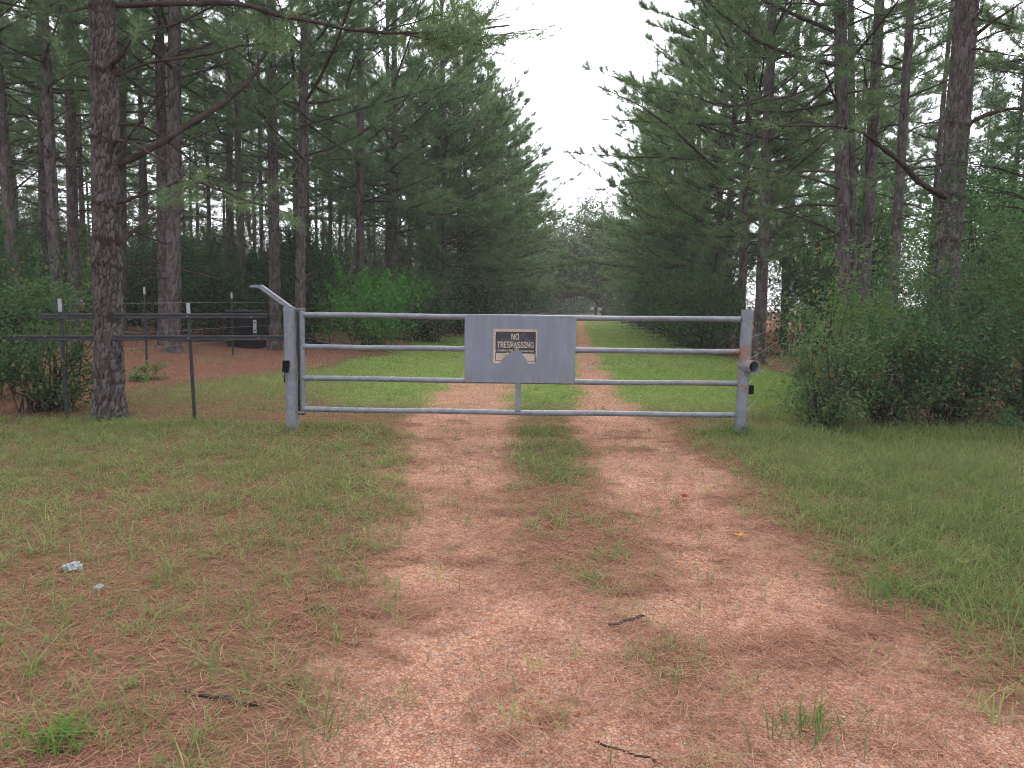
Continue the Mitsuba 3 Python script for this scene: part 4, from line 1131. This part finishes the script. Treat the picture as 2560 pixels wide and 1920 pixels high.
def stick(pts, r, lab):
    t = thing('stick', lab, 'stick')
    P = np.array(pts, float)
    q_ = np.linspace(0, 1, 9)
    P = np.stack([np.interp(q_, np.linspace(0, 1, len(P)), P[:, k]) for k in range(3)], 1)
    P[:, 2] += ground_z(P[:, 0], P[:, 1]) + r
    P += rl.normal(0, .004, P.shape)
    scene[t] = mikit.ply(tubes(P[None], np.append(np.full(8, r), r * .4)[None], 7), 'limb_bark', smooth=True)


stick([(.46, 3.33, .004), (.55, 3.40, .004), (.64, 3.45, .01)], .007, 'short dark stick on the pine straw between the tracks')
stick([(-1.20, 2.70, .0), (-1.02, 2.64, .008), (-.88, 2.60, .0)], .006, 'dark twig lying near the bottom of the left grass')
stick([(-.98, 3.28, .0), (-.97, 3.40, .01), (-.87, 3.52, .0)], .004, 'thin curved twig above the dark twig on the left')
stick([(.30, 2.42, .0), (.42, 2.34, .006), (.5, 2.30, .0)], .004, 'small twig at the bottom edge of the drive')


def dead_leaf(x, y, s, col, lab, group=None):
    t = thing('fallen_leaf', lab, 'leaf', group)
    u_ = np.linspace(-1, 1, 7); v_ = np.linspace(-1, 1, 5)
    U, Vv = np.meshgrid(u_, v_)
    wd = (1 - np.abs(U) ** 1.8) * (.55 + .16 * np.cos(U * 9))
    a = rl.uniform(0, 6.28)
    lx, ly, lz = U, Vv * wd, .35 * (Vv * wd) ** 2 + .18 * U ** 2 + rl.normal(0, .03, U.shape)
    P = np.stack([x + s * (lx * np.cos(a) - ly * np.sin(a)), y + s * (lx * np.sin(a) + ly * np.cos(a)), float(ground_z(x, y)) + .012 + s * lz], -1).reshape(-1, 3)
    i = np.arange(35).reshape(5, 7)
    Qd = np.stack([i[:-1, :-1], i[:-1, 1:], i[1:, 1:], i[1:, :-1]], -1).reshape(-1, 4)
    scene[t] = mikit.ply((P, Qd), 'matt', smooth=True, color=np.tile(col, (35, 1)) * rl.uniform(.8, 1.1, (35, 1)))


dead_leaf(1.334, 5.742, .055, (.16, .04, .03), 'dark red curled leaf on the right wheel track')
dead_leaf(1.472, 4.747, .045, (.45, .24, .03), 'yellow leaf on the right side of the right track')
dead_leaf(2.15, 4.15, .045, (.40, .10, .03), 'orange leaf at the edge of the grass right of the track')
dead_leaf(2.62, 4.30, .04, (.45, .25, .04), 'yellow leaf in the grass on the right')
for x, y in ((-1.9, 3.75), (-1.86, 3.05), (-1.62, 2.42), (-2.5, 3.05), (-.95, 3.6)):
    dead_leaf(x, y, .026, (.30, .10, .045), 'small orange fallen leaf in the left grass', 'orange leaves in the left grass')
for x, y in ((.95, 4.15), (1.0, 4.6)):
    dead_leaf(x, y, .026, (.36, .12, .05), 'small rusty fallen leaf on the gravel', 'rusty leaves on the gravel')


def tuft(x, y, n, h, w, ca, cb, lab, spread=.05, lean=1.1):
    t = thing('grass_tuft', lab, 'grass tuft')
    px_, py_ = x + rl.normal(0, spread, n), y + rl.normal(0, spread, n)
    V, F = blades(px_, py_, h * rl.uniform(.6, 1.2, n), np.full(n, w), rl, lean)
    k = rl.random((n, 1))
    scene[t] = mikit.ply((V, F), 'leafy', color=np.repeat((1 - k) * np.array(ca) + k * np.array(cb), 5, 0))


tuft(-1.45, 2.36, 90, .11, .007, (.08, .18, .04), (.17, .29, .07), 'bright lime green grass tuft at the bottom left', .055)
tuft(2.0, 3.75, 120, .10, .006, (.06, .16, .035), (.14, .28, .07), 'bright green tuft at the right edge of the right track', .10)
tuft(1.05, 2.5, 60, .10, .005, (.07, .15, .04), (.15, .24, .07), 'lone grass tuft between the tracks at the bottom', .06)
tuft(2.55, 8.45, 220, .20, .006, (.06, .13, .035), (.14, .2, .07), 'tall grass gathered round the foot of the lock post', .13, .6)

# ------------------------------------------------------------------ damp summer air
scene['air'] = {'type': 'homogeneous', 'albedo': 0.95, 'sigma_t': 0.0009}
scene['haze'] = {'type': 'cube', 'to_world': T().translate([0, 720, 10]).scale([910, 790, 12]), 'bsdf': {'type': 'null'}, 'interior': {'type': 'ref', 'id': 'air'}}
scene['camera']['medium'] = {'type': 'ref', 'id': 'air'}
labels['haze'] = {'label': 'faint damp haze between the trees', 'category': 'haze', 'kind': 'stuff'}
